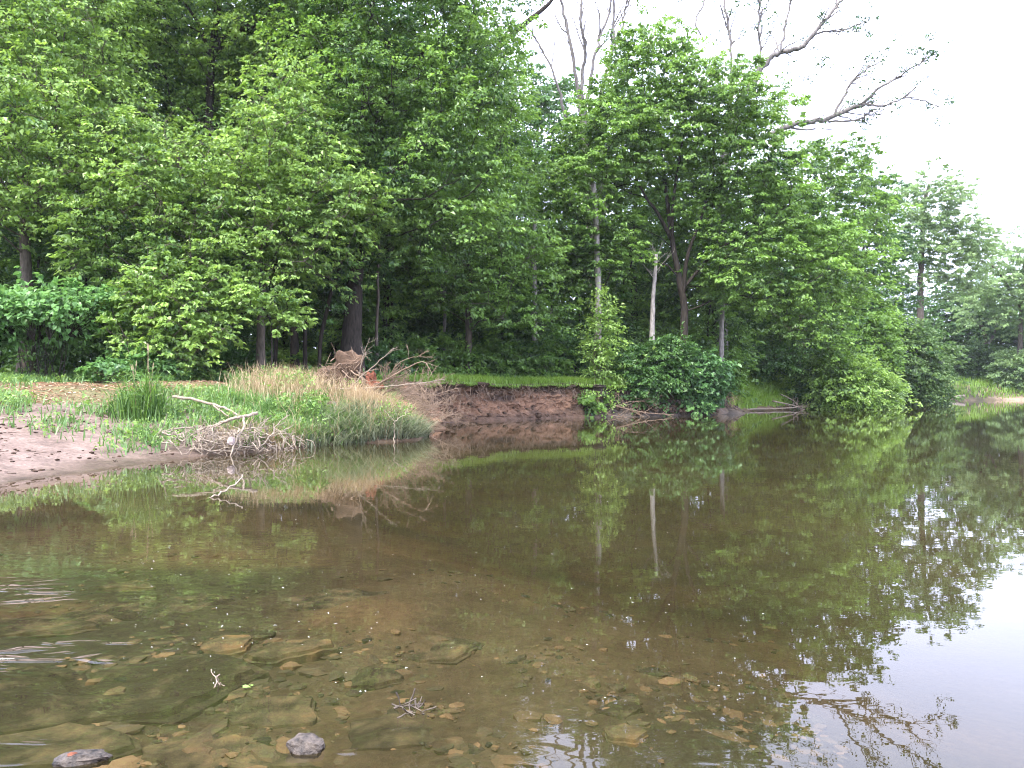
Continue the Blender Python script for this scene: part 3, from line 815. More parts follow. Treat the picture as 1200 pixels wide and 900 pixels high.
leafy_tree('maple_tree', 'wide rounded maple in the middle with a dark stem dividing into steep limbs', 801, 51, 0.32,
           [(801, 405, 51), (802, 360, 51), (797, 330, 51), (789, 290, 51), (785, 262, 51), (778, 200, 51), (770, 120, 51)],
           [(770, 105, 51, 70, 55, 3.4), (840, 130, 50, 65, 60, 3.2), (715, 165, 49.5, 62, 55, 3), (880, 190, 50, 60, 60, 3), (760, 200, 52.5, 75, 55, 3), (680, 225, 49.5, 55, 55, 2.8), (855, 255, 52.5, 75, 50, 3),
            (920, 255, 50.5, 50, 50, 2.6), (705, 290, 50, 45, 45, 2.6), (660, 300, 50, 50, 45, 2.4), (890, 310, 50, 65, 45, 2.6), (765, 60, 51, 55, 26, 2.6), (835, 335, 53, 50, 36, 2.2), (905, 128, 51, 32, 20, 1.6), (960, 300, 51, 45, 45, 2.4)],
           LEAF_MAPLE, BARK_DARK, 25, tint=0.66, size=0.175, rb=1.0, sep=0.98, k=29, droop=0.28, r1=0.08,
           forks=[([(787, 280, 51), (770, 248, 50.4), (758, 232, 50), (742, 200, 49.6)], 0.14, 0.05), ([(800, 350, 51), (806, 300, 50.6), (822, 255, 50.4), (838, 200, 50.2)], 0.16, 0.05), ([(788, 290, 51), (789, 240, 50.6), (796, 190, 50.4), (806, 130, 50.4)], 0.13, 0.05),
                  ([(799, 340, 51), (838, 296, 50.4), (880, 270, 50.2), (925, 240, 50)], 0.12, 0.04)])
leafy_tree('maple_tree', 'deep green maple filling the gap right of the wide middle one', 940, 73, 0.32,
           [(940, 390, 73), (940, 300, 71), (940, 220, 69), (940, 180, 67)],
           [(940, 215, 63, 55, 45, 3.4), (985, 195, 64, 35, 30, 2.6), (1000, 250, 64, 50, 50, 3.2), (930, 290, 62, 60, 50, 3), (985, 320, 63, 55, 50, 3), (940, 360, 62.5, 55, 40, 2.6), (960, 395, 64, 40, 30, 2.4)],
           LEAF_MAPLE, BARK_GREY, 26, tint=0.46, size=0.21, rb=1.4, sep=1.3, k=24)
leafy_tree('dense_tree', 'dark rounded tree stepping down toward the gap before the lone tall tree', 1010, 82, 0.35,
           [(1010, 390, 82), (1012, 300, 82), (1014, 240, 82)],
           [(1018, 235, 81, 32, 36, 3), (1000, 290, 80, 40, 45, 3.5), (1040, 300, 82, 24, 30, 2.6), (985, 350, 80, 50, 50, 3.6), (1030, 360, 82, 35, 30, 3)],
           LEAF_DEEP, BARK_GREY, 27, tint=0.46, size=0.26, rb=1.6, sep=1.5, k=24)
leafy_tree('poplar_tree', 'lone tall tree with a pale bare lower trunk far down the river', 1079, 112, 0.62,
           [(1079, 400, 112), (1079, 340, 112), (1081, 290, 112), (1084, 240, 112), (1090, 215, 112)],
           [(1085, 240, 111, 34, 34, 4), (1115, 228, 112, 22, 22, 3), (1068, 280, 111, 24, 32, 3.4), (1125, 275, 111, 34, 30, 4), (1100, 300, 111, 34, 26, 4), (1060, 320, 113, 24, 24, 3), (1145, 290, 113, 22, 24, 3), (1120, 330, 112, 30, 24, 3.4)],
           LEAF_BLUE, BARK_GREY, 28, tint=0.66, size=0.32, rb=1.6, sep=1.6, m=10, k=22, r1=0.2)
leafy_tree('poplar_tree', 'pale spreading tree at the far right edge above the sandy bank', 1195, 128, 0.55,
           [(1196, 400, 128), (1198, 340, 128), (1204, 280, 128)],
           [(1195, 305, 126, 40, 28, 4.5), (1165, 330, 126, 34, 26, 4), (1225, 310, 128, 50, 40, 5), (1190, 350, 126, 44, 26, 4), (1150, 360, 128, 30, 24, 4), (1240, 370, 128, 50, 40, 5)],
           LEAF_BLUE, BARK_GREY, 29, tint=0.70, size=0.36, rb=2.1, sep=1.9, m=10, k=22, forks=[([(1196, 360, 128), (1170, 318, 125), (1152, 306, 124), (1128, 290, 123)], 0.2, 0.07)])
leafy_tree('dense_tree', 'dark tree low behind the vine covered snag on the far bank', 1135, 142, 0.5,
           [(1135, 400, 142), (1136, 350, 142), (1138, 320, 142)],
           [(1130, 365, 140, 34, 30, 5), (1160, 390, 140, 30, 28, 4), (1100, 385, 142, 34, 34, 5), (1185, 395, 140, 34, 28, 4), (1130, 410, 141, 50, 22, 4), (1200, 415, 141, 40, 20, 4)],
           LEAF_DEEP, BARK_GREY, 30, tint=0.5, size=0.40, rb=2.2, sep=1.8, m=11, k=24)

# ---------------------------------------------------------------- bare pale trees against the sky
def bare_tree(name, label, px, D, r0, trunk, limbs, seed, leafn=0, r1=0.12, bark=BARK_PALE, tw=7, twl=3.2, tdepth=2):
    rng = np.random.default_rng(seed)
    x = X(px, D); base = np.array([x, D, gz(x, D)])
    root = thing(name, base, label, 'tree')
    path, rad = trunk_path(base, [P(*t) for t in trunk], r0, r1)
    tm = MB(); tube(tm, path, rad, 12, 0.10, seed); tm.build('trunk', bark, root, True, base)
    ends = []
    for pts, a, b in limbs:
        lp = smooth_path(np.array([P(*q) for q in pts]), 5)
        lp[1:-1] += rng.normal(0, 0.05, (len(lp) - 2, 3))
        lr = np.linspace(a * 0.75, b * 0.8, len(lp))
        lm = MB(); tube(lm, lp, lr, 8, 0.10, seed + 3)
        tws = twigs(rng, lp, lr, tw, twl, tdepth, rm=2.0)
        for tp, tr in tws:
            tube(lm, tp, tr, 4, 0, 0, cap=False); ends.append(tp[-1]); ends.append(tp[3])
        lm.build('limb', bark, root, True, base)
    if leafn:
        e = np.array(ends); pick = e[rng.choice(len(e), min(leafn, len(e)), False)]
        fm = MB(); o = rng.normal(0, 1, (len(pick), 3))
        sprays(fm, pick, o, 0.42, 6, 0.22, rng, 0.4 + rng.normal(0, 0.1, len(pick)), 0.4, 0.3)
        fm.build('foliage', LEAF_DEEP, root, False, base)
    return root

bare_tree('bare_tree', 'dead pale tree with many bare upright stems in the notch of sky', 690, 59, 0.42,
          [(691, 380, 59), (694, 300, 59), (690, 220, 59), (684, 150, 59), (682, 122, 59)],
          [([(682, 140, 59), (676, 90, 59), (668, 45, 58.8), (660, 8, 58.6), (652, -40, 58.5)], 0.22, 0.10),
           ([(684, 150, 59), (682, 95, 58.6), (686, 55, 58.4), (681, 22, 58.2), (683, -30, 58)], 0.22, 0.10),
           ([(663, 140, 59.5), (655, 105, 59.6), (645, 75, 59.6), (630, 48, 59.6), (618, 30, 59.6)], 0.16, 0.05),
           ([(686, 130, 59), (694, 80, 59.2), (702, 46, 59.4), (714, 14, 59.5), (722, -30, 59.6)], 0.18, 0.08),
           ([(690, 160, 59), (706, 100, 59.5), (717, 60, 59.8), (720, 20, 60), (718, -40, 60)], 0.20, 0.10),
           ([(717, 60, 59.8), (726, 38, 60), (734, 10, 60), (742, -20, 60)], 0.13, 0.07)], 31, r1=0.26, tw=13, twl=3.4, tdepth=2, bark=BARK_PALE)
bare_tree('bare_tree', 'old pale tree with two long limbs reaching out right over open sky', 846, 62, 0.5,
          [(846, 380, 62), (845, 300, 62), (848, 220, 62), (852, 165, 62), (858, 135, 62)],
          [([(858, 140, 62), (868, 116, 61.8), (884, 94, 61.5), (902, 68, 61.2), (918, 60, 61), (940, 54, 60.6), (958, 34, 60.2), (975, 14, 60), (992, -6, 60)], 0.40, 0.11),
           ([(940, 54, 60.6), (962, 37, 60.6), (985, 35, 60.6), (1005, 28, 60.6), (1018, 24, 60.6)], 0.12, 0.04),
           ([(852, 178, 62), (880, 166, 61.6), (906, 156, 61.4), (930, 146, 61), (952, 142, 60.8), (974, 136, 60.6), (1000, 126, 60.2), (1014, 121, 60.2)], 0.36, 0.20),
           ([(974, 138, 60.6), (992, 108, 60.4), (1002, 92, 60.2), (1014, 82, 60), (1036, 70, 60)], 0.16, 0.04),
           ([(1012, 121, 60.2), (1030, 104, 60), (1050, 92, 59.8), (1070, 78, 59.6), (1090, 66, 59.6)], 0.17, 0.04),
           ([(1012, 121, 60.2), (1040, 122, 60), (1062, 114, 60), (1085, 118, 60), (1105, 126, 60)], 0.12, 0.03),
           ([(972, 142, 60.6), (1008, 139, 60.6), (1018, 132, 60.6), (1028, 127, 60.6)], 0.13, 0.06),
           ([(886, 92, 61.5), (892, 60, 61.4), (890, 28, 61.4), (892, -14, 61.4)], 0.15, 0.09),
           ([(914, 62, 61), (920, 38, 61), (926, 10, 61), (930, -20, 61)], 0.12, 0.07),
           ([(856, 130, 62), (858, 84, 62), (856, 40, 62), (850, 0, 62), (846, -30, 62)], 0.16, 0.08),
           ([(822, 40, 62.4), (816, 22, 62.4), (826, 0, 62.4), (830, -20, 62.4)], 0.09, 0.06),
           ([(936, 122, 61.2), (930, 104, 61.2), (944, 92, 61.2), (954, 82, 61.2)], 0.05, 0.02)], 32, leafn=420, r1=0.38, tw=14, twl=3.6, tdepth=3)

def pole_trunk(name, label, px, D, r0, trunk, seed, bark, r1=0.06, limbs=()):
    rng = np.random.default_rng(seed)
    x = X(px, D); base = np.array([x, D, gz(x, D)])
    root = thing('bare_tree', base, label, 'tree', 'bare pale trunks in the wood')
    path, rad = trunk_path(base, [P(*t) for t in trunk], r0, r1)
    tm = MB(); tube(tm, path, rad, 9, 0.14, seed); tm.build('trunk', bark, root, True, base)
    lm = MB()
    for tp, tr in twigs(rng, path[len(path) // 2:], rad[len(path) // 2:], 12, 2.2, 2, 0.5, 1.0): tube(lm, tp, tr, 4, cap=False)
    lm.build('branch', bark, root, True, base)
pole_trunk('bare_trunk', 'thin pale bare trunk standing just left of the dark middle maple stem', 764, 50, 0.20, [(764, 390, 50), (765, 360, 50), (767, 330, 50), (769, 298, 50)], 41, BARK_WHITE, 0.10)
pole_trunk('bare_trunk', 'short broken pale trunk showing through leaves above the cut bank', 626, 49.5, 0.19, [(627, 390, 49.5), (626, 330, 49), (625, 290, 48.5), (627, 258, 48)], 42, BARK_WHITE, 0.13)
pole_trunk('bare_trunk', 'thick whitish bare trunk wrapped by twigs beside the dead many stemmed tree', 700, 48.6, 0.22, [(702, 390, 48.6), (701, 320, 48.4), (699, 270, 48.2), (696, 215, 48)], 43, BARK_WHITE, 0.16)
pole_trunk('bare_trunk', 'slanting pale bare trunk half hidden right of the dark middle maple stem', 846, 54, 0.18, [(846, 390, 54), (847, 330, 54), (849, 280, 54), (846, 240, 54)], 44, BARK_WHITE, 0.10)
pole_trunk('bare_trunk', 'thin pale trunk spotted with lichen deep behind the grassy bank edge', 520, 50, 0.13, [(520, 400, 50), (521, 360, 50), (522, 320, 50), (523, 280, 50)], 45, BARK_WHITE, 0.08)
pole_trunk('bare_trunk', 'slim grey trunk close right of the huge black trunk', 441, 41, 0.10, [(441, 400, 41), (442, 360, 41), (443, 320, 41), (444, 270, 41)], 46, BARK_GREY, 0.06)

# the vine-covered snag on the far bank
_x = X(1155, 136); _b = np.array([_x, 126, gz(_x, 136)])
snag = thing('tree_snag', _b, 'broken forked grey snag sticking out of vines on the far bank', 'tree snag')
m_ = MB(); pth, rr = trunk_path(_b, [P(1157, 420, 136), P(1155, 400, 136), P(1152, 386, 136), P(1147, 379, 136)], 0.5, 0.28); tube(m_, pth, rr, 9, 0.15, 5); m_.build('trunk', BARK_GREY, snag, True, _b)
m_ = MB(); tube(m_, smooth_path(np.array([P(1156, 408, 136), P(1164, 394, 136), P(1168, 382, 136), P(1169, 374, 136)]), 4), np.linspace(0.28, 0.1, 13), 7, 0.15, 6); m_.build('limb', BARK_PALE, snag, True, _b)

# ---------------------------------------------------------------- trees deeper in the wood: three kinds, copied
def wood_tree(seed, leaf, tint):
    D = 60.0
    rng = np.random.default_rng(seed)
    base = np.array([0.0, 0, 0])
    root = thing('wood_tree', base, 'x', 'tree')
    path, rad = trunk_path(base, [(0.1, 0, 4), (0.0, 0.2, 9), (0.3, 0.1, 14), (0.2, 0, 18)], 0.3, 0.06)
    tm = MB(); tube(tm, path, rad, 8, 0.12, seed)
    lob = [(np.array([rng.normal(0, 1.4), rng.normal(0, 1.4), 12 + 2 * i - 3]), (3.6, 3.6, 2.6)) for i in range(4)] + [(np.array([0, 0, 17.5]), (3.4, 3.4, 3.2))]
    for i in range(4):
        a = i * 1.57 + rng.uniform(0, 1); lob.append((np.array([2.6 * math.cos(a), 2.6 * math.sin(a), rng.uniform(5, 10)]), (2.4, 2.4, 1.8)))
    C, out, _l = darts(rng, lob, 1.45, 30)
    A, B, ra, rb_ = skeleton(path[6:], rad[6:], C, rng); segs(tm, A, B, ra, rb_, 4)
    nb = len(C); m = 8; idx = np.repeat(np.arange(nb), m); q = nb * m
    off = rng.normal(0, 0.75, (q, 3)); off[:, 2] *= 0.4
    cm = MB()
    sprays(cm, C[idx] + off, out[idx] + off, 0.75, 15, 0.27, rng, tint + rng.normal(0, .12, nb)[idx])
    tm.build('trunk', BARK_DARK, root, True); cm.build('crown', leaf, root)
    return root

WT = [wood_tree(51, LEAF_DEEP, 0.5), wood_tree(52, LEAF_MAPLE, 0.42), wood_tree(53, LEAF_DEEP, 0.6)]
rngw = np.random.default_rng(77)
wood = [(-60, 46, 1.22, 'leafy tree of the wood partly cut by the left frame edge'), (60, 45, 1.3, 'tree of the wood showing through the broad left edge maple'), (120, 52, 1.22, 'tree of the wood filling the gap right of the left edge maple'),
        (180, 48, 1.3, 'tree of the wood close left behind the forked maple'), (285, 50, 1.22, 'tree of the wood close right behind the forked maple'), (395, 52, 1.22, 'tree of the wood directly behind the huge black trunk'), (455, 47, 1.3, 'tree of the wood right behind the crown of the huge maple'),
        (500, 60, 1.3, 'tree of the wood below the leaning bough left of the sky notch'), (470, 70, 1.4, 'second tree back behind the right half of the huge maple'), (420, 80, 1.5, 'farthest tree back behind the huge black trunk'), (300, 72, 1.5, 'second tree back behind the stout young maple'),
        (160, 70, 1.5, 'second tree back behind the pale green young maple'), (40, 72, 1.5, 'second tree back behind the knotweed thicket'), (585, 66, 0.86, 'low topped tree of the wood under the sky notch, left side'), (745, 72, 0.86, 'tree of the wood hidden behind the wide middle maple, left half'),
        (800, 66, 0.9, 'tree of the wood directly behind the stem of the wide middle maple'), (870, 76, 0.86, 'tree of the wood behind the right half of the wide middle maple'), (930, 84, 0.92, 'tree of the wood behind the deep green maple on the right'),
        (770, 88, 0.9, 'second tree back behind the left half of the wide middle maple'), (880, 100, 0.9, 'second tree back behind the right half of the wide middle maple'), (960, 100, 0.95, 'second tree back behind the deep green maple on the right'),
        (540, 88, 1.0, 'second tree back under the sky notch'), (390, 62, 1.4, 'tree of the wood between the huge black trunk and the farthest tree'), (220, 58, 1.4, 'tree of the wood farther behind the forked maple'), (345, 58, 1.4, 'tree of the wood farther behind the slim dark maple'),
        (742, 60, 1.0, 'tree of the wood closing the gaps behind the left half of the wide middle maple'), (836, 61, 1.03, 'tree of the wood closing the gaps behind the right half of the wide middle maple'), (1040, 118, 0.8, 'tree low behind the dark vine mound'), (975, 116, 0.95, 'last tree back behind the stepped dark tree on the right'), (1225, 150, 1.1, 'tree behind the pale spreading tree at the right frame edge'), (1165, 160, 1.0, 'tree standing back between the lone tall tree and the right edge')]
for i, (px, D, s, lab) in enumerate(wood):
    k = i % 3; x = X(px, D)
    s = s * rngw.uniform(0.95, 1.08)
    loc = (x, D, gz(x, D) - 0.1); sc_ = (s * rngw.uniform(0.95, 1.15), s, s); rz = rngw.uniform(0, 6.28)
    if i < 3:
        o = WT[k]; o.location = loc; o.rotation_euler = (0, 0, rz); o.scale = sc_; o['label'] = lab; o['group'] = 'trees deep in the wood'
    else:
        copy_thing(WT[k], loc, rz, sc_, lab, 'trees deep in the wood')

# small trees of the understorey, leafy to the ground: two kinds, copied
def under_tree(seed, leaf, tint):
    rng = np.random.default_rng(seed)
    root = thing('understorey_tree', (0, 0, 0), 'x', 'tree')
    path, rad = trunk_path(np.zeros(3), [(0.1, 0, 1.5), (0.0, 0.2, 3.5), (0.2, 0.1, 6), (0.2, 0, 7.5)], 0.1, 0.02)
    tm = MB(); tube(tm, path, rad, 6, 0.12, seed)
    lob = [(np.array([rng.normal(0, .5), rng.normal(0, .5), 1.4 + 1.5 * i]), (2.3 - 0.25 * i, 2.0 - 0.2 * i, 1.2)) for i in range(5)]
    C, out, _l = darts(rng, lob, 0.8, 40); kp = C[:, 2] > 0.3; C, out = C[kp], out[kp]
    A, B, ra, rb_ = skeleton(path[4:], rad[4:], C, rng, 0.006); segs(tm, A, B, ra, rb_, 3)
    nb = len(C); m = 6; idx = np.repeat(np.arange(nb), m)
    off = rng.normal(0, 0.42, (nb * m, 3)); off[:, 2] *= 0.45
    cm = MB(); sprays(cm, C[idx] + off, out[idx] + off, 0.5, 12, 0.23, rng, tint + rng.normal(0, .13, nb)[idx])
    tm.build('trunk', BARK_DARK, root, True); cm.build('crown', leaf, root)
    return root
UT = [under_tree(55, LEAF_DEEP, 0.5), under_tree(56, LEAF_MAPLE, 0.5)]
under = [(-60, 36, 1.2), (40, 38, 1.1), (95, 36, 1.0), (150, 36, 0.8), (265, 39, 0.75), (120, 42, 1.2), (200, 44, 1.1), (335, 52, 1.0), (410, 50, 1.1), (455, 46, 1.0), (500, 52, 1.1), (545, 53, 1.1), (590, 51, 1.0), (650, 52, 1.1),
         (680, 55, 1.2), (735, 57, 1.1), (770, 60, 1.0), (830, 58, 1.15), (870, 66, 1.2), (900, 70, 1.2), (960, 74, 1.3), (-10, 46, 1.3), (300, 58, 1.0), (380, 62, 1.1), (620, 62, 1.3), (560, 66, 1.3), (710, 66, 1.3), (475, 62, 1.3)]
ulab = ['at the left frame edge above the knotweed', 'behind the left part of the big knotweed', 'behind the right part of the big knotweed', 'behind the tiered maple sapling', 'left of the stout young maple stem', 'deep behind the right part of the knotweed', 'deep behind the pale green young maple', 'in the light gap far behind the thin dark trunks', 'far behind the huge black trunk', 'right behind the slim grey trunk', 'behind the springy root branches', 'behind the left end of the bank turf', 'behind the middle of the bank turf', 'behind the right end of the bank turf', 'close left of the whitish twig wrapped trunk', 'between the whitish trunk and the thin pale trunk', 'close behind the thin pale bare trunk', 'close right of the dark middle maple stem', 'behind the top of the lime grass', 'left of the deep green maple stem', 'right of the deep green maple stem', 'deep behind the left edge maple', 'farthest behind the forked maple', 'farthest behind the huge maple', 'deep behind the short broken pale trunk', 'deep behind the full crowned maple', 'deep behind the whitish twig wrapped trunk', 'deep behind the slim grey trunk']
for i, (px, D, s) in enumerate(under):
    lab = 'small understorey tree ' + ulab[i]
    x = X(px, D); loc = (x, D, gz(x, D) - 0.05); rz = rngw.uniform(0, 6.28); ss = (s * 1.1, s * 1.1, s)
    if i < 2:
        o = UT[i]; o.location = loc; o.rotation_euler = (0, 0, rz); o.scale = ss; o['label'] = lab; o['group'] = 'understorey trees'
    else: copy_thing(UT[i % 2], loc, rz, ss, lab)
# the wood beyond, too far and dense to tell trees apart
rng = np.random.default_rng(88); mb = MB(); n = 13000
px = rng.uniform(-420, 1080, n); D = rng.uniform(84, 118, n); x = X(px, D); g = ground_z(x, D, False)
top = (15 + 3.5 * fbm(n3(x, x * 0, 0.12, 4.0), 3)) * (1 - 0.45 * sstep(560, 640, px)) * (1 - 0.25 * sstep(940, 1040, px))
z = g + 0.3 + (top - 0.3) * rng.uniform(0, 1, n) ** 0.9
ok = shore_info(x, D)[0] > 3
c = np.stack([x, D, z], 1)[ok]
px = rng.uniform(1010, 1560, 3600); D = rng.uniform(165, 215, 3600); x = X(px, D); g = ground_z(x, D, False)
top = (19 + 5 * fbm(n3(x, x * 0, 0.08, 4.0), 3)) * (0.75 + 0.45 * sstep(1120, 1250, px)); c = np.vstack([c, np.stack([x, D, g + 0.3 + (top - 0.3) * rng.uniform(0, 1, 3600) ** 0.9], 1)])
sprays(mb, c, np.stack([rng.normal(0, .6, len(c)), -np.ones(len(c)), rng.normal(0.2, .4, len(c))], 1), 1.6, 6, 0.92, rng, 0.42 + 0.25 * vnoise(c * 0.35), 0.4, 0.3)
tag(mb.build('far_wood', LEAF_DEEP), 'dense dark wood closing the view far behind the river bank', 'wood', kind='stuff')

# ---------------------------------------------------------------- shrubs
bush('knotweed', 'big layered knotweed with broad leaves arching over deep shade on the left', 45, 29.5, 5.6, 3.6, LEAF_BIG, 61, cat='shrub', size=0.20, sep=0.30, k=10, rs=0.36, big=True, tint=0.72, bark=BARK_DARK, lift=1.75, depth=3.4, nstem=26, droop=0.3, tilt=0.28)
bush('knotweed', 'smaller knotweed whose broad leaves touch the left frame edge', -45, 28.5, 3.6, 3.4, LEAF_BIG, 62, cat='shrub', size=0.20, sep=0.32, k=10, rs=0.36, big=True, tint=0.68, bark=BARK_DARK, lift=1.1, nstem=18, droop=0.3, tilt=0.28)
bush('knotweed', 'low broad leaved plant at the foot of the knotweed thicket', 128, 27.6, 1.7, 0.75, LEAF_BIG, 63, cat='shrub', size=0.17, sep=0.24, k=9, rs=0.26, big=True, tint=0.6, lift=0.15, nstem=10, tilt=0.3)
bush('vine_sapling', 'light green sapling draped in creepers at the edge of the cut bank', 706, 46.6, 1.9, 7.2, LEAF_BRIGHT, 64, cat='sapling', size=0.21, sep=0.5, k=16, rs=0.5, tint=0.78, mult=3, depth=1.5, nstem=5, droop=0.6)
bush('knotweed', 'dark broad leaved bush spilling down to the water under the middle maple', 816, 49.6, 4.2, 3.6, LEAF_DARKBIG, 65, cat='shrub', size=0.27, sep=0.36, k=10, rs=0.42, big=True, tint=0.6, depth=3.2, nstem=14, lean=(0, -0.5), tilt=0.35)
bush('shrub', 'pale sprays of a low shrub drooping into the water below the dark bush', 818, 48.4, 2.0, 1.1, LEAF_BIG, 66, cat='shrub', size=0.20, sep=0.35, k=9, rs=0.35, big=True, tint=0.8, z0=0.1, nstem=6)
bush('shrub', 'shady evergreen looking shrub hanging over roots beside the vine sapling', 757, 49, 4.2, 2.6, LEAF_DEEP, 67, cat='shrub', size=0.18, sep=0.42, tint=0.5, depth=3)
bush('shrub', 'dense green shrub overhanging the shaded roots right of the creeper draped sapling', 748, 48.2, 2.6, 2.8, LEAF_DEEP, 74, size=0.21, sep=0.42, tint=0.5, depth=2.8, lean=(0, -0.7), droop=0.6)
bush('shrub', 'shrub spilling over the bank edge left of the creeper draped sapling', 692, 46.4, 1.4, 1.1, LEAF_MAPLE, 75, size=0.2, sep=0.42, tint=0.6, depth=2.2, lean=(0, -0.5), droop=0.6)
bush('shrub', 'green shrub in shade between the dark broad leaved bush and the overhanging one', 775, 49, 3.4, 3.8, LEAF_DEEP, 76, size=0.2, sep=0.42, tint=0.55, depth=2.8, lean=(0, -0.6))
bush('willow_bush', 'large round pale bush leaning out over the water on the right bank', 985, 66.5, 7.6, 5.4, LEAF_BRIGHT, 68, cat='shrub', size=0.24, sep=0.62, k=22, rs=0.62, tint=0.56, depth=6, lean=(0, -1.2), droop=0.7)
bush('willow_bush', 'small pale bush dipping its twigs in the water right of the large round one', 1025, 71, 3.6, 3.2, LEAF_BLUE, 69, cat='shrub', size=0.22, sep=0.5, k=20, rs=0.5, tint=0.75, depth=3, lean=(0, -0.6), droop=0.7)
bush('vine_mound', 'tall mound of dark drooping vines closing the right bank', 1055, 82, 9.6, 9.4, LEAF_VINE, 70, cat='vine thicket', size=0.30, sep=0.75, k=20, rs=0.75, tint=0.52, depth=8, droop=0.8, nstem=9)
bush('vine_mound', 'high shoulder of vines and leaves left of the dark vine mound', 1000, 78, 9.0, 9.6, LEAF_MAPLE, 71, cat='vine thicket', size=0.28, sep=0.75, k=20, rs=0.75, tint=0.56, depth=7, droop=0.7, nstem=9)
bush('vine_mound', 'round mat of dark vines at the foot of the forked snag', 1145, 134, 8.4, 6.2, LEAF_VINE, 72, cat='vine thicket', size=0.36, sep=0.9, k=18, rs=0.85, tint=0.42, depth=6, droop=0.7)
bush('shrub', 'green shrub standing between the lime grass and the large round bush', 956, 66, 3.8, 4.4, LEAF_DEEP, 73, cat='shrub', size=0.22, sep=0.55, k=20, rs=0.55, tint=0.55, depth=3)
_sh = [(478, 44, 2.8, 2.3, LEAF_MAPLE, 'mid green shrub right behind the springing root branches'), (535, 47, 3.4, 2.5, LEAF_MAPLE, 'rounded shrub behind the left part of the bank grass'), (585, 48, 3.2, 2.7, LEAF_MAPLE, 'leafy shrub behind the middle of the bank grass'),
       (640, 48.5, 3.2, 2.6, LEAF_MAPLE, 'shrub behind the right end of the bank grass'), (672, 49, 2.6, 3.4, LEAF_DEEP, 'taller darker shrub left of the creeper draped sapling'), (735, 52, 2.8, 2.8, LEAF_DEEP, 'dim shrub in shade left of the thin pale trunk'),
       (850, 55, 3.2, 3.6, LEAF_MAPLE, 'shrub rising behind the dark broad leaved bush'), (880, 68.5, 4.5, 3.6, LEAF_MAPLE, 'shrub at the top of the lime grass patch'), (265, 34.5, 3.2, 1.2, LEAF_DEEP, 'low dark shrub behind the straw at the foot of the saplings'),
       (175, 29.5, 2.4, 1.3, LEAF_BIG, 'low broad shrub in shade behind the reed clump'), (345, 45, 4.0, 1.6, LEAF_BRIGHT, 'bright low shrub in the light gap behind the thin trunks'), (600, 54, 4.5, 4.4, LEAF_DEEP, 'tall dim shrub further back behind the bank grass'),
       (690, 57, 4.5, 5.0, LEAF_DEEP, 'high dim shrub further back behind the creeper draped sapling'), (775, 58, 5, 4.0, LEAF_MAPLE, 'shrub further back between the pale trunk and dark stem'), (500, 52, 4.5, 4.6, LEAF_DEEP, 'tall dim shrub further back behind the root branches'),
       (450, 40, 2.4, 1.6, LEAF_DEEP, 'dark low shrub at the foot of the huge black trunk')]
for i, (px, D, w, h, lf, lab) in enumerate(_sh):
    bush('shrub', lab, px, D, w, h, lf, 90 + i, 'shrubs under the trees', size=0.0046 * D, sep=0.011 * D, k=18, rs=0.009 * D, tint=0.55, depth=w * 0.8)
for i, (px, D, w, h, lab) in enumerate([(1128, 143, 8, 4.2, 'rounded low bush on the far bank left of the straw coloured grass'), (1190, 145, 9, 5.0, 'low bush on the far bank at the right edge'), (1098, 136, 6, 4.0, 'dark low bush on the far bank behind the vine mound'), (1168, 131, 4, 1.3, 'small bush in the grass above the sandy bar')]):
    bush('shrub', lab, px, D, w, h, LEAF_MAPLE, 120 + i, 'bushes on the far bank', size=0.36, sep=0.8, k=18, rs=0.8, tint=0.55)

bush('shrub', 'leafy bush hiding the foot of the pale spreading tree at the right edge', 1196, 126.5, 8, 6.5, LEAF_BLUE, 77, size=0.36, sep=0.8, k=18, rs=0.8, tint=0.6)
# ---------------------------------------------------------------- the cut bank
rng = np.random.default_rng(200)
edge = smooth_path(np.array([(-2.9, 30.5), (-3.4, 33), (-3.75, 36.2), (-1.8, 39.9), (2.4, 43.9), (8.3, 46.7), (13.8, 49.9), (16.3, 54.8)]), 60)
seg = np.concatenate([[0], np.cumsum(np.linalg.norm(np.diff(edge, axis=0), axis=1))])
nu = 330; uu = np.linspace(0, seg[-1], nu)
ex = np.interp(uu, seg, edge[:, 0]); ey = np.interp(uu, seg, edge[:, 1])
tx = np.gradient(ex, uu); ty = np.gradient(ey, uu); inx, iny = -ty, tx
# section: from below the water up the slumped toe, the steep face, the undercut below the turf and back inland
prof = np.array([(-0.5, -0.5), (-0.12, 0.0), (0.14, 0.18), (0.40, 0.36), (0.62, 0.62), (0.72, 1.05), (0.84, 1.45), (0.95, 1.70), (0.55, 1.82), (0.46, 1.95), (0.9, 2.03), (2.4, 2.04)])
pw = np.linspace(0, len(prof) - 1, 64)
po = np.interp(pw, np.arange(len(prof)), prof[:, 0]); pz = np.interp(pw, np.arange(len(prof)), prof[:, 1])
U, W_ = np.meshgrid(np.arange(nu), np.arange(len(pw)), indexing='ij')
q = np.stack([uu[U].ravel() * 1.0, pz[W_].ravel() * 1.3, np.zeros(U.size)], 1)
face = np.clip(pz[W_].ravel() / 0.3, 0, 1) * np.clip((2.2 - po[W_].ravel()) / 0.8, 0, 1) * (1 - 0.8 * sstep(1.65, 1.9, pz[W_].ravel()))
rel = 0.42 * fbm(q * np.array([0.55, 0.25, 1]) + 3, 3) + 0.20 * np.abs(fbm(q * np.array([2.2, 1.5, 1]) + 8, 4)) * 1.4 - 0.12 + 0.09 * fbm(q * 7, 3)
step = fbm(q * np.array([0.45, 0.9, 1]) + 21, 2); rel = rel + 0.22 * sstep(-0.1, 0.1, step) - 0.10
off = po[W_].ravel() + rel * (0.25 + 0.75 * face)
toe = 0.35 * fbm(n3(uu, uu * 0, 0.5, 2.0), 3)
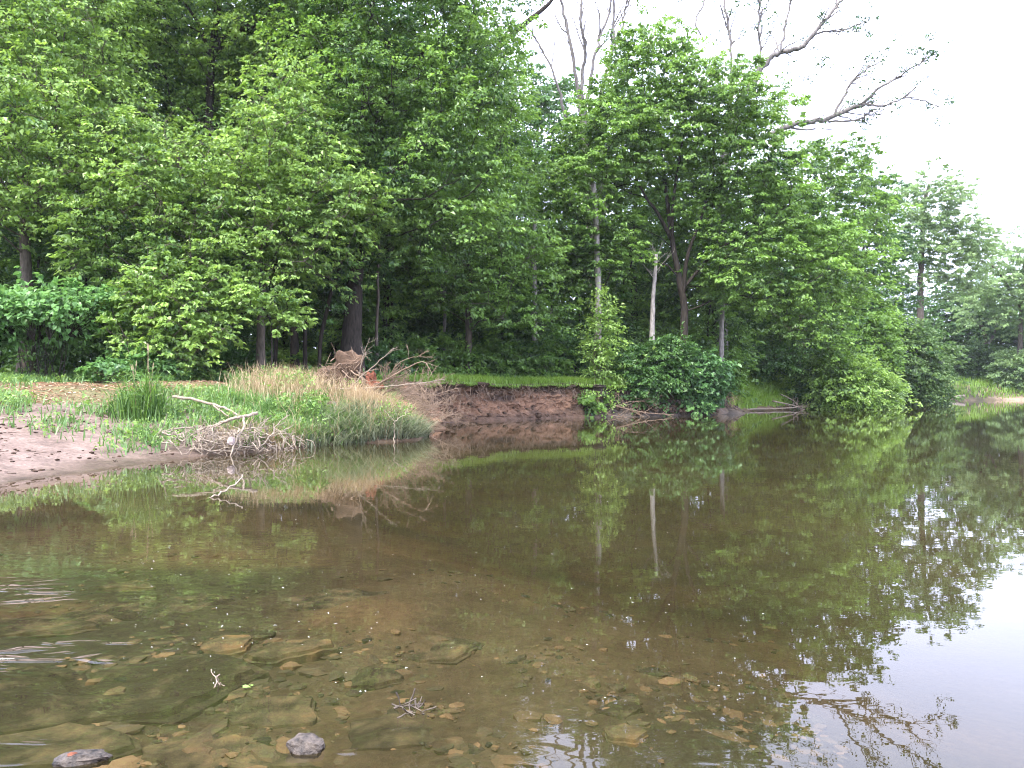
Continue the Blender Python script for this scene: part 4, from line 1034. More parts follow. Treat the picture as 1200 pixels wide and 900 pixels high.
off = off - np.repeat(toe, len(pw)) * np.clip(1 - pz[W_].ravel() / 1.0, 0, 1)
taper = sstep(0, 6, uu) * (1 - 0.75 * sstep(uu[-1] - 5, uu[-1], uu))
hgt = (0.25 + 0.75 * taper) * (1 + 0.07 * fbm(n3(uu, uu * 0, 0.35, 6.0), 3))
zz = pz[W_].ravel() * np.repeat(hgt, len(pw)) + 0.05 * fbm(q * 3.1 + 1, 3) * face
bx = ex[U].ravel() + inx[U].ravel() * off; by = ey[U].ravel() + iny[U].ravel() * off
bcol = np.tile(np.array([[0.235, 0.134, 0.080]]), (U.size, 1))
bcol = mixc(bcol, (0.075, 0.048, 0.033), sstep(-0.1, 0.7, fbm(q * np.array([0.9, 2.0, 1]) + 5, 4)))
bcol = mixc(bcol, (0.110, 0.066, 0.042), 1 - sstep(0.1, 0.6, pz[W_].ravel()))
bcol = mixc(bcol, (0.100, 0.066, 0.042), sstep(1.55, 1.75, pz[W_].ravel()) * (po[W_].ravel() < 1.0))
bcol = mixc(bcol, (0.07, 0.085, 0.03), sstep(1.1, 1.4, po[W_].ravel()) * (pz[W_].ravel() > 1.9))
bcol = mixc(bcol, (0.075, 0.06, 0.048), sstep(17, 20, np.repeat(uu, len(pw))))  # the overgrown end: its shade is put into the soil colour
ii = (np.arange(nu - 1)[:, None] * len(pw) + np.arange(len(pw) - 1)[None]); fq = np.stack([ii, ii + len(pw), ii + len(pw) + 1, ii + 1], -1).reshape(-1, 4)
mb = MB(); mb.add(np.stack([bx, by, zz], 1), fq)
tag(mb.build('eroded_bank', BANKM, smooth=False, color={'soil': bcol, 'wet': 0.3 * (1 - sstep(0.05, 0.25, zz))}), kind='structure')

# roots dangling from the undercut turf and the root mesh at the shaded end
mb = MB()
for _ in range(620):
    i = int(np.clip(rng.beta(1.3, 1.1) * nu, 0, nu - 1))
    shade = uu[i] > 18
    o_ = 0.62 + rng.uniform(-0.2, 0.2); z0 = rng.uniform(1.3, 1.95) if not shade else rng.uniform(0.5, 1.6)
    p = np.array([ex[i] + inx[i] * o_, ey[i] + iny[i] * o_, z0])
    ln = rng.uniform(0.3, 1.0) * (1.3 if shade else 1)
    d = np.array([-inx[i] * 0.35 + tx[i] * rng.normal(0, 0.5), -iny[i] * 0.35 + ty[i] * rng.normal(0, 0.5), -1.0])
    pts = [p]
    for k in range(5):
        d = d + rng.normal(0, 0.35, 3); d /= np.linalg.norm(d); pts.append(pts[-1] + d * ln / 5)
    pts = np.array(pts); pts[:, 2] = np.maximum(pts[:, 2], -0.05)
    tube(mb, pts, np.linspace(rng.uniform(0.010, 0.028), 0.006, 6), 4, cap=False)
tag(mb.build('hanging_roots', DRIFT_BROWN, smooth=True), 'brown roots dangling out of the eroded bank under the turf', 'roots', kind='stuff')
# clods fallen to the toe
def rock_shape(mb, c, size, rng, tint=0.5, nu_=9, nv_=6, rough=0.28, rot=None):
    th = np.linspace(0, 2 * math.pi, nu_, endpoint=False); ph = np.linspace(0.0, math.pi, nv_ + 1)[1:-1]
    d = np.stack([np.outer(np.sin(ph), np.cos(th)), np.outer(np.sin(ph), np.sin(th)), np.outer(np.cos(ph), np.ones(nu_))], -1).reshape(-1, 3)
    d = np.vstack([d, [0, 0, 1], [0, 0, -1]])
    sd = rng.uniform(0, 50)
    r = 1 + rough * fbm(d * 1.4 + sd, 3)
    v = np.sign(d) * np.abs(d) ** 0.75 * r[:, None] * np.asarray(size)
    a = rng.uniform(0, 6.28) if rot is None else rot
    ca, sa = math.cos(a), math.sin(a)
    v = v @ np.array([[ca, sa, 0], [-sa, ca, 0], [0, 0, 1]]) + np.asarray(c)
    k = len(ph); f = []
    i = np.arange(k - 1)[:, None] * nu_; j = np.arange(nu_)[None]; jn = (j + 1) % nu_
    f4 = np.stack([i + j, i + nu_ + j, i + nu_ + jn, i + jn], -1).reshape(-1, 4)
    jj = np.arange(nu_); jn = (jj + 1) % nu_
    ft = np.stack([np.full(nu_, k * nu_), jj, jn], 1); fb = np.stack([np.full(nu_, k * nu_ + 1), (k - 1) * nu_ + jn, (k - 1) * nu_ + jj], 1)
    mb.add(v, f4, ft, fb, tint=np.clip(tint + 0.12 * fbm(d * 3 + sd, 2), 0, 1))
mb = MB()
for _ in range(260):
    i = rng.integers(40, 270); o_ = rng.uniform(0.05, 0.95); s = rng.uniform(0.03, 0.13)
    zc = np.interp(o_, prof[1:7, 0], prof[1:7, 1])
    rock_shape(mb, (ex[i] + inx[i] * (o_ - 0.08), ey[i] + iny[i] * (o_ - 0.08), zc), (s * 1.3, s, s * 0.8), rng, rng.uniform(0.2, 0.8), 7, 5)
tag(mb.build('fallen_clods', EARTH), 'clods of brown earth crumbled along the foot of the cut bank', 'soil clods', kind='stuff')

# ---------------------------------------------------------------- grasses and weeds
def on_land(x, y): return (shore_info(x, y)[0] > 0.15).astype(float)
rng = np.random.default_rng(300)
mb = MB()                                       # turf along the top of the cut bank
i = rng.integers(0, nu - 1, 26000); o_ = 0.50 + rng.gamma(1.6, 0.8, len(i))
kl = int(np.argmin(np.where(pw > 8, np.abs(pz - 1.95), 9)))          # the overhanging lip of the built bank
LX, LY, LZ = (q_.reshape(nu, len(pw))[:, kl] for q_ in (bx, by, zz))
o_ -= 0.50; pts = np.stack([LX[i] + inx[i] * o_ + tx[i] * rng.normal(0, .06, len(i)), LY[i] + iny[i] * o_ + ty[i] * rng.normal(0, .06, len(i)), LZ[i] - 0.02], 1)
keep = (uu[i] > 6.5) & (uu[i] < 26) & (o_ < 5.5); pts = pts[keep]; o_ = o_[keep]
g_ = ground_z(pts[:, 0], pts[:, 1]); pts[:, 2] = np.where(o_ < 1.6, np.maximum(g_, pts[:, 2]), g_)
blades(mb, pts, rng.uniform(0.2, 0.58, len(pts)), 0.035, rng, 0.8, 0.55 + 0.25 * vnoise(pts * 0.8), 0.15)
j = rng.integers(0, nu - 1, 9000); j = j[(uu[j] > 6) & (uu[j] < 21)]
lip = np.stack([LX[j] - inx[j] * 0.03, LY[j] - iny[j] * 0.03, LZ[j] + 0.03], 1)
lv = fbm(n3(uu[j], uu[j] * 0, 0.9, 3.0), 3); lip = lip[lv > -0.45]
n = len(lip)
blades(mb, lip, -rng.uniform(0.06, 0.45, n) * (0.55 + 0.45 * vnoise(lip * 1.4)), 0.04, rng, 1.1, 0.5, 0.18)
tag(mb.build('bank_turf', GRASS_LIME), 'strip of bright short grass on top of the cut bank', 'grass', kind='stuff')

def moundw(x, y):
    s, A, Ln = shore_info(x, y)
    px = 600 + x / y * FPX
    return np.clip(0.5 + 1.7 * fbm(n3(x, y, 1.2, 2.0), 3), 0.04, 1) * sstep(0.05, 0.4, s) * sstep(245, 300, px + 25 * fbm(n3(x, y, 0.9), 2)) * (1 - sstep(480, 496, px)) * (1 - sstep(27.5, 30, y))
mb = MB()
pts = scatter(rng, 11500, -10, -2, 18, 30, moundw)
blades(mb, pts, rng.uniform(0.18, 0.62, len(pts)) * (0.75 + 0.45 * vnoise(pts * 1.3)), 0.034, rng, 0.95, 0.50 + 0.25 * vnoise(pts * 1.1 + 5), 0.15)
blades(mb, pts[:5200] + rng.normal(0, .05, (5200, 3)) * [1, 1, 0], rng.uniform(0.25, 0.55, 5200), 0.032, rng, 1.6, 0.62, 0.25)
tag(mb.build('mound_grass', GRASS), 'lush green grass covering the low mound beside the water', 'grass', kind='stuff')
mb = MB()
pts = scatter(rng, 5200, -6.8, -2.4, 19.5, 27, lambda x, y: (shore_info(x, y)[0] > -0.05) * (shore_info(x, y)[0] < 1.9) * sstep(340, 420, 600 + x / y * FPX))
blades(mb, pts, rng.uniform(0.2, 0.6, len(pts)), 0.036, rng, 1.7, 0.45, 0.3, wind=(0.1, -0.25))
tag(mb.build('drooping_grass', GRASS_BLUE), 'grey green silted grass drooping over the edge of the mound into water', 'grass', kind='stuff')
mb = MB()
def dryw(x, y):
    px = 600 + x / y * FPX
    return np.exp(-((px - 335 - 4 * (y - 26)) / 42) ** 2) * np.exp(-((y - 26.5) / 1.6) ** 2) + 0.8 * np.exp(-((px - 432) / 26) ** 2) * np.exp(-((y - 26) / 1.5) ** 2)
pts = np.concatenate([scatter(rng, 5200, -10, -3, 22, 30, dryw), scatter(rng, 3600, -10, -2.4, 18, 29, lambda x, y: moundw(x, y) * np.clip(0.1 + fbm(n3(x, y, 0.7, 3.0), 3), 0, 1))])
blades(mb, pts, rng.uniform(0.45, 1.1, len(pts)), 0.017, rng, 0.7, 0.55, 0.25)
tag(mb.build('dry_grass', STRAW), 'dry straw coloured grass heads on top of the mound', 'dry grass', kind='stuff')

def plantw(x, y):
    s = shore_info(x, y)[0]; px = 600 + x / y * FPX
    n = fbm(n3(x, y, 0.8, 1.0), 4)
    edge_ = sstep(110, 170, px) * sstep(0.35, 1.2, s) * (1 - sstep(5, 7, s))
    back = sstep(10.0, 12.5, s + 1.2 * n) * (1 - sstep(17, 19, s))
    patch = np.exp(-(((px - 40) / 42) ** 2 + ((y - 19) / 1.0) ** 2)) + 0.8 * np.exp(-(((px - 5) / 30) ** 2 + ((y - 20.5) / 1.0) ** 2)) + 0.7 * np.exp(-(((px - 110) / 26) ** 2 + ((y - 20) / 1.2) ** 2))
    return np.clip((edge_ * 0.9 + back * 0.6 + patch) * sstep(-0.5, 0.3, n + 0.25), 0, 1) * (1 - sstep(285, 320, px)) * (y > 9)
mb = MB()
pts = scatter(rng, 15000, -26, -7, 14, 34, plantw)
blades(mb, pts, rng.uniform(0.12, 0.42, len(pts)), 0.032, rng, 0.9, 0.58 + 0.2 * vnoise(pts * 0.9), 0.15)
tag(mb.build('beach_grass', GRASS), 'patchy short green grass along the back of the mud beach', 'grass', kind='stuff')
mb = MB()
pts = scatter(rng, 3300, -26, -3.5, 14, 30, lambda x, y: np.clip(plantw(x, y) * 0.8 + 0.5 * moundw(x, y) * (shore_info(x, y)[0] < 2.2), 0, 1))
pts[:, 2] += rng.uniform(0.05, 0.3, len(pts))
sprays(mb, pts, rng.normal(0, 1, (len(pts), 3)), 0.13, 7, 0.085, rng, 0.55 + rng.normal(0, .15, len(pts)), 0.3, 0.4, 0.5)
pts = scatter(rng, 1500, -9, -2.6, 18.5, 28, lambda x, y: moundw(x, y) * np.clip(0.2 + 1.2 * fbm(n3(x, y, 0.8, 5.0), 3), 0, 1))
pts[:, 2] += rng.uniform(0.25, 0.75, len(pts))
sprays(mb, pts, rng.normal(0, 1, (len(pts), 3)), 0.16, 8, 0.10, rng, 0.5 + rng.normal(0, .15, len(pts)), 0.3, 0.5, 0.5)
tag(mb.build('low_weeds', LEAF_BRIGHT), 'low leafy weeds growing between the beach and the mound', 'weeds', kind='stuff')
mb = MB()                                       # straw and dead leaves lying behind the mud
def strw(x, y):
    s = shore_info(x, y)[0]; n = fbm(n3(x, y, 0.8, 1.0), 4)
    return sstep(4.8, 6.6, s + n) * (1 - sstep(10.5, 13, s + 1.2 * n)) * (x < -6 - 0.15 * (y - 18))
pts = scatter(rng, 9000, -26, -7, 14, 30, strw)
n = len(pts); a = rng.uniform(0, 6.28, n); d = np.stack([np.cos(a), np.sin(a), rng.normal(0, 0.2, n)], 1)
pts[:, 2] += 0.02
leaf_quads(mb, pts, d, np.stack([rng.normal(0, .4, n), rng.normal(0, .4, n), np.ones(n)], 1), rng.uniform(0.06, 0.22, n), rng.uniform(0.015, 0.05, n), rng.uniform(0, 1, n))
LITTER = tint_mat('straw_litter', [(0.0, (0.17, 0.085, 0.045)), (0.5, (0.40, 0.24, 0.14)), (1.0, (0.56, 0.42, 0.30))], 0.9, 0.1, 5, 0.1, 0.0)
tag(mb.build('straw_litter', LITTER), 'rust coloured straw and dead leaves lying behind the mud beach', 'litter', kind='stuff')
mb = MB()                                       # crumbs and twigs on the mud
pts = scatter(rng, 900, -16, -6.5, 12, 22, lambda x, y: (lambda s: sstep(0.1, 0.6, s) * (1 - sstep(5, 6.5, s)))(shore_info(x, y)[0]) * np.clip(0.35 + fbm(n3(x, y, 1.1, 8.0), 3), 0, 1))
for p in pts[:420]:
    s = rng.uniform(0.012, 0.05); rock_shape(mb, p, (s * 1.4, s, s * 0.6), rng, rng.uniform(0, 0.4), 5, 3)
a = rng.uniform(0, 6.28, 160); q_ = pts[-160:] + np.array([[0, 0, 0.015]])
segs(mb, q_, q_ + np.stack([np.cos(a), np.sin(a), 0.05 * np.ones(160)], 1) * rng.uniform(0.05, 0.3, (160, 1)), 0.008, 0.004, 3, tint=0.25)
tag(mb.build('beach_debris', EARTH), 'dark crumbs and bits of twig strewn on the mud beach', 'debris', kind='stuff')

def limew(x, y):
    s = shore_info(x, y)[0]; px = 600 + x / y * FPX
    return (s > 0.2) * sstep(838, 856, px) * (1 - sstep(935, 955, px))
mb = MB(); pts = scatter(rng, 14000, 14, 28, 52, 74, limew)
blades(mb, pts, rng.uniform(0.4, 1.1, len(pts)), 0.06, rng, 0.5, 0.6 + 0.25 * vnoise(pts * 0.5), 0.15)
tag(mb.build('lime_grass', GRASS_LIME), 'tall lime green grass on the slope right of the dark bush', 'grass', kind='stuff')
mb = MB(); pts = scatter(rng, 15000, 36, 120, 74, 145, lambda x, y: (lambda s: sstep(0.2, 1.0, s) * (1 - sstep(22, 30, s)))(shore_info(x, y)[0]) * (600 + x / y * FPX > 1020) * (600 + x / y * FPX < 1290))
blades(mb, pts, rng.uniform(0.4, 1.1, len(pts)), 0.15, rng, 0.6, 0.55 + 0.3 * vnoise(pts * 0.25), 0.15)
tag(mb.build('far_bank_grass', GRASS_LIME), 'rough grass on the far bank down the river', 'grass', kind='stuff')
mb = MB(); pts = scatter(rng, 900, 60, 110, 118, 136, lambda x, y: (shore_info(x, y)[0] > 1) * np.clip(fbm(n3(x, y, 0.25, 2.0), 3), 0, 1))
blades(mb, pts, rng.uniform(0.5, 1.0, len(pts)), 0.13, rng, 0.5, 0.4, 0.2)
tag(mb.build('far_dry_grass', STRAW), 'straw coloured patches in the grass of the far bank', 'dry grass', kind='stuff')
mb = MB(); pts = scatter(rng, 6800, -26, 16, 30, 62, lambda x, y: (shore_info(x, y)[0] > 2.0) * np.clip(0.5 + fbm(n3(x, y, 0.4, 6.0), 3), 0, 1))
pts[:, 2] += rng.uniform(0.05, 0.45, len(pts))
sprays(mb, pts, rng.normal(0, 1, (len(pts), 3)), 0.28, 5, 0.21, rng, 0.5 + rng.normal(0, .15, len(pts)), 0.3, 0.5, 0.5)
tag(mb.build('forest_undergrowth', LEAF_MAPLE), 'leafy undergrowth covering the floor of the wood', 'undergrowth', kind='stuff')

# reed clump beside the beach
_x = X(164, 20.6); _b = np.array([_x, 20.6, gz(_x, 20.6)])
reed = thing('reed_clump', _b, 'tall green reed clump with pale seed heads at the back of the beach', 'reeds')
mb = MB(); n = 420
pts = np.stack([_b[0] + rng.normal(0, 0.45, n), _b[1] + rng.normal(0, 0.4, n), np.zeros(n)], 1); pts[:, 2] = ground_z(pts[:, 0], pts[:, 1])
blades(mb, pts, rng.uniform(0.4, 1.75, n) * np.exp(-((pts[:, 0] - _b[0] - 0.12) / 0.7) ** 2), 0.030, rng, 0.55, 0.46, 0.2)
lf = np.repeat(pts[:260], 2, 0); lf[:, 2] += rng.uniform(0.3, 1.1, len(lf)); n = len(lf)
a = rng.uniform(0, 6.28, n); d = np.stack([np.cos(a), np.sin(a), rng.uniform(-0.1, 0.9, n)], 1)
leaf_quads(mb, lf + d * 0.12, d, rng.normal(0, .4, (n, 3)) + np.array([[0, 0, 1.0]]), rng.uniform(0.18, 0.4, n), 0.025, np.clip(rng.normal(0.55, 0.15, n), 0, 1))
mb.build('reed_leaves', LEAF_MAPLE, reed, False, _b)
mb = MB(); n = 6; p0 = np.stack([_b[0] + rng.normal(0.05, 0.3, n), _b[1] + rng.normal(0, 0.25, n), np.full(n, _b[2])], 1)
p1 = p0 + np.stack([rng.normal(0, 0.12, n), rng.normal(0, 0.12, n), rng.uniform(1.25, 1.85, n)], 1)
segs(mb, p0, p1, 0.008, 0.005, 4, tint=0.4); segs(mb, p1, p1 + (p1 - p0) * 0.10, 0.016, 0.006, 5, tint=0.6)
mb.build('seed_head', STRAW, reed, True, _b)

# ---------------------------------------------------------------- the root wad and driftwood
def wobble(rng, pts, amt=0.03, n=5):
    p = smooth_path(np.array(pts), n); p[1:-1] += rng.normal(0, amt, (len(p) - 2, 3)); return p
rng = np.random.default_rng(400)
_c = P(405, 447, 28.2); _b = np.array([_c[0], _c[1], gz(_c[0], _c[1])])
wad = thing('root_wad', _b, 'uprooted stump with an earthy root plate on top of the mound', 'uprooted stump')
mb = MB(); rock_shape(mb, P(404, 446, 28.3), (0.62, 0.45, 0.78), rng, 0.45, 36, 26, 0.75, 0.3); rock_shape(mb, P(420, 462, 28.0), (0.75, 0.5, 0.45), rng, 0.4, 22, 14, 0.5, 0.2)
mb.build('root_plate', EARTH, wad, False, _b)
for k in range(110):
    a = rng.uniform(0, 6.28); c = P(404 + rng.normal(0, 8), 447 + rng.normal(0, 10), 28.0 + rng.normal(0, .15)); d = np.array([math.cos(a), -0.4 + rng.normal(0, .4), math.sin(a)])
    ln = rng.uniform(0.3, 0.75); mb = MB() if k == 0 else mb
    tube(mb, wobble(rng, [c + d * 0.15, c + d * (0.35 + ln * .5) + rng.normal(0, .08, 3), c + d * (0.35 + ln) + rng.normal(0, .15, 3)], 0.02, 3), np.linspace(rng.uniform(.012, .035), .005, 7), 5, cap=False)
tag(mb.build('root', DRIFT_BROWN, wad, True, _b), kind='stuff')
mb = MB(); tube(mb, wobble(rng, [P(380, 468, 27.4), P(402, 462, 27.6), P(424, 455, 27.9)], 0.02), np.linspace(0.09, 0.16, 11), 9, 0.2, 4); mb.build('broken_stem', DRIFT, wad, True, _b)
mb = MB(); tube(mb, wobble(rng, [P(383, 458, 27.5), P(400, 454, 27.7), P(418, 452, 28)], 0.02), np.linspace(0.05, 0.09, 11), 8, 0.2, 5); mb.build('broken_stem', DRIFT, wad, True, _b)
_c2 = P(436, 446, 27.9)
chunk = MB(); rock_shape(chunk, _c2, (0.17, 0.12, 0.27), rng, 0.5, 20, 14, 0.8, 0.5); rock_shape(chunk, _c2 + np.array([0.22, 0.0, -0.18]), (0.15, 0.11, 0.13), rng, 0.5, 14, 10, 0.8, 0.1)
tag(chunk.build('rotten_wood', ORANGE_WOOD, origin=_c2), 'crumbling orange red chunk of rotten wood right of the root plate', 'rotten wood')

def branch(name, label, runs, mat, seed, group=None, tw=6, twl=0.6, depth=2, up=0.15, amt=0.012):
    """A fallen branch: first run is the main stem, the rest forks; twigs grow by themselves."""
    rng = np.random.default_rng(seed)
    b = np.array(P(*runs[0][0][0]))
    root = thing(name, b, label, 'branch', group)
    for i, (pts, a, c) in enumerate(runs):
        p = wobble(rng, [P(*q) for q in pts], amt); r = np.linspace(a, c, len(p)); mb = MB(); tube(mb, p, r, 7, 0.12, seed)
        for tp, tr in twigs(rng, p, r, tw, twl, depth, up): tube(mb, tp, tr, 4, cap=False)
        mb.build('stem' if i == 0 else 'fork', mat, root, True, b)
    return root
branch('fallen_branch', 'springy brown branch arching up right from the root wad', [([(425, 462, 27.6), (450, 446, 27.2), (475, 432, 27), (495, 424, 26.8), (503, 432, 26.7), (501, 440, 26.7)], 0.030, 0.010), ([(452, 445, 27.2), (470, 424, 27), (488, 418, 26.8), (500, 418, 26.8)], 0.016, 0.006)], DRIFT_BROWN, 401, tw=7, twl=0.8)
branch('fallen_branch', 'pale thin branch slanting up from the root wad to the left of the springy one', [([(400, 468, 27.2), (415, 450, 27), (432, 434, 26.8), (448, 420, 26.7), (462, 408, 26.6)], 0.026, 0.008), ([(420, 447, 27), (424, 420, 26.9), (433, 396, 26.8)], 0.012, 0.005)], DRIFT, 402, tw=5, twl=0.7)
branch('fallen_branch', 'straight pale pole lying from the root wad toward the cut bank', [([(380, 455, 26.8), (410, 455, 26.8), (450, 453, 26.9), (490, 449, 27), (520, 445, 27.2)], 0.026, 0.010)], DRIFT, 403, tw=8, twl=0.6)
branch('fallen_branch', 'tangled brown branches lying against the cut bank face', [([(455, 470, 31), (480, 462, 31.5), (510, 462, 32.5), (535, 455, 33.5)], 0.03, 0.01), ([(470, 466, 31), (500, 476, 32), (520, 490, 33)], 0.02, 0.008), ([(460, 468, 31), (490, 450, 31.5), (520, 448, 32.5)], 0.02, 0.008)], DRIFT_BROWN, 404, tw=22, twl=1.1, depth=3)
branch('fallen_branch', 'brown brushwood piled at the waterline right of the mound', [([(470, 500, 29.5), (495, 488, 30), (520, 486, 31), (540, 492, 31.5)], 0.025, 0.008), ([(480, 497, 29.5), (505, 478, 30.5), (530, 472, 32)], 0.02, 0.006), ([(500, 505, 29.5), (520, 490, 30.5), (545, 478, 32)], 0.016, 0.006)], DRIFT_BROWN, 405, tw=26, twl=1.0, depth=3)
branch('fallen_branch', 'small crooked pale branch dipping into the water at the tip of the mound', [([(462, 522, 23.6), (462, 505, 23.8), (463, 494, 23.9), (474, 486, 24.2), (478, 480, 24.3)], 0.020, 0.006), ([(463, 494, 23.9), (455, 486, 24), (449, 480, 24)], 0.010, 0.004)], DRIFT, 406, tw=2, twl=0.4, depth=1)
branch('driftwood', 'long bleached driftwood branch arched above the low weeds beside the mound', [([(203, 465, 22.2), (225, 468, 21.8), (250, 474, 21.3), (270, 482, 20.9), (285, 490, 20.6)], 0.045, 0.028), ([(250, 474, 21.3), (262, 484, 21), (276, 492, 20.8)], 0.025, 0.015)], DRIFT, 407, tw=1, twl=0.3, depth=1)
branch('driftwood', 'forked bleached driftwood leaning on the bank with one leg in the water', [([(213, 514, 19.6), (232, 505, 19.5), (252, 498, 19.5), (272, 491, 19.6), (288, 488, 19.8), (302, 484, 20)], 0.030, 0.045),
          ([(285, 489, 19.8), (286, 500, 19.4), (278, 515, 19.1), (270, 535, 18.8)], 0.032, 0.018), ([(236, 503, 19.5), (228, 520, 19.1), (224, 536, 18.9)], 0.022, 0.014), ([(260, 496, 19.5), (240, 507, 19.3), (222, 530, 19)], 0.018, 0.01)], DRIFT, 408, tw=4, twl=0.5, depth=2, up=-0.3)
mb = MB()                                       # the tangle of roots and dead stalks under it
rngt = np.random.default_rng(409)
for _ in range(460):
    px = np.clip(rngt.normal(265, 40), 190, 360); D = 19.0 + rngt.uniform(-0.2, 1.0) + (px - 250) * 0.012
    p = P(px, rngt.uniform(500, 532), D); p[2] = max(p[2], 0.08)
    d = np.array([rngt.normal(0.1, 0.7), rngt.normal(-0.3, .4), rngt.normal(-0.5, .5)]); pts = [p]
    for k in range(4): d = d + rngt.normal(0, .4, 3); d /= np.linalg.norm(d); pts.append(pts[-1] + d * rngt.uniform(0.06, 0.16))
    tube(mb, np.array(pts), np.linspace(rngt.uniform(.006, .024), .004, 5), 4, cap=False)
tag(mb.build('root_tangle', DRIFT), 'silty tangle of dead roots and stalks under the forked driftwood', 'roots', kind='stuff')
mb = MB(); n = 900; px = rngt.normal(330, 40, n); D = 20.3 + (px - 300) * 0.022 + rngt.uniform(-0.2, 0.9, n)
pts = np.stack([X(px, D), D, ground_z(X(px, D), D)], 1); pts = pts[pts[:, 2] > 0.0]
blades(mb, pts, rngt.uniform(0.3, 0.65, len(pts)), 0.014, rngt, 1.0, 0.35, 0.2, wind=(-0.2, -0.4))
tag(mb.build('matted_straw', STRAW), 'matted dead grass bent over the edge of the mound above the water', 'dry grass', kind='stuff')
_s = P(271, 517, 19.0); mb = MB(); rock_shape(mb, _s, (0.11, 0.09, 0.10), rng, 0.9, 14, 9, 0.25)
tag(mb.build('stone', tint_mat('pale_pink_stone', [(0.0, (0.20, 0.155, 0.135)), (1.0, (0.40, 0.32, 0.285))], 0.8, 0.2, 14, 0.2), origin=_s), 'pale pinkish rounded lump caught in the driftwood tangle', 'stone')
branch('fallen_branch', 'thin bent stick poking out of the water in front of the driftwood', [([(232, 588, 11.4), (256, 579, 11.6), (275, 568, 11.9), (284, 556, 12.2)], 0.016, 0.010)], DRIFT, 410, tw=1, twl=0.2, depth=1)
branch('fallen_branch', 'brown roots trailing from the shaded bank into the water', [([(700, 470, 46.2), (730, 478, 45.9), (760, 484, 46), (790, 486, 46.6)], 0.05, 0.02), ([(720, 476, 46), (745, 470, 46.2), (770, 474, 46.4)], 0.03, 0.01), ([(690, 478, 45.4), (720, 487, 45), (740, 490, 45)], 0.03, 0.01)], DRIFT_BROWN, 411, tw=16, twl=1.3)
branch('fallen_branch', 'dead grey branches lying at the waterline below the lime grass', [([(868, 480, 58.2), (895, 479, 60), (925, 478, 62), (940, 476, 63)], 0.07, 0.03), ([(905, 470, 62), (925, 474, 62.5), (945, 481, 63)], 0.06, 0.03), ([(915, 462, 63), (930, 470, 63), (940, 480, 62.6)], 0.05, 0.02)], DRIFT, 412, tw=12, twl=1.4)
branch('fallen_branch', 'bushy tangle of reddish twigs lying on the mound just right of the root wad', [([(440, 470, 27.6), (455, 458, 27.6), (470, 452, 27.8)], 0.03, 0.015), ([(445, 475, 27.4), (462, 468, 27.4), (482, 462, 27.8)], 0.025, 0.01), ([(435, 462, 27.6), (448, 448, 27.4), (470, 440, 27.4)], 0.02, 0.008)], DRIFT_BROWN, 415, tw=34, twl=1.0, depth=3)
branch('fallen_branch', 'low heap of reddish brushwood hanging down the right flank of the mound', [([(455, 485, 26.8), (475, 478, 27.2), (495, 480, 27.8)], 0.022, 0.01), ([(460, 470, 27.2), (482, 488, 27), (497, 500, 27.2)], 0.02, 0.008), ([(470, 462, 28), (490, 470, 28), (505, 486, 28)], 0.02, 0.008)], DRIFT_BROWN, 416, tw=34, twl=0.9, depth=3)
branch('driftwood', 'low bleached stick lying along the waterline under the forked driftwood', [([(195, 531, 18.9), (225, 526, 18.8), (262, 528, 18.9), (300, 522, 19.6)], 0.022, 0.012), ([(232, 527, 18.8), (240, 512, 19.2), (246, 500, 19.5)], 0.014, 0.007)], DRIFT, 417, tw=10, twl=0.5)
branch('driftwood', 'bleached root fan sprawling right of the forked driftwood', [([(300, 528, 19.6), (316, 512, 19.9), (326, 496, 20.3), (340, 486, 20.8)], 0.02, 0.008), ([(316, 512, 19.9), (334, 508, 20.2), (348, 516, 20.4)], 0.013, 0.006), ([(306, 522, 19.7), (300, 504, 20), (314, 490, 20.4)], 0.013, 0.006)], DRIFT, 418, tw=9, twl=0.5)
mb = MB(); rr_ = np.random.default_rng(430); n = 800; px = rr_.normal(452, 24, n); D = rr_.uniform(25.6, 27.4, n)
pts = np.stack([X(px, D), D, ground_z(X(px, D), D) + rr_.uniform(0, 0.35, n)], 1); pts = pts[(pts[:, 2] > 0.1) & (px < 494)]
blades(mb, pts, rr_.uniform(0.3, 0.8, len(pts)), 0.014, rr_, 1.5, 0.4, 0.25, wind=(0.15, -0.35))
tag(mb.build('flood_straw', STRAW), 'tan flood wrack of straw hanging down the mound right of the root wad', 'flood wrack', kind='stuff')
_l0 = P(1113, 467.5, 119.5); mb = MB(); tube(mb, wobble(np.random.default_rng(5), [_l0, P(1122, 465.5, 119.8), P(1130, 464, 120.2)], 0.02), np.linspace(0.32, 0.24, 11), 10, 0.15, 3)
tag(mb.build('fallen_log', DRIFT, None, True, _l0), 'short pale log stranded on the far bank at the waterline', 'log')

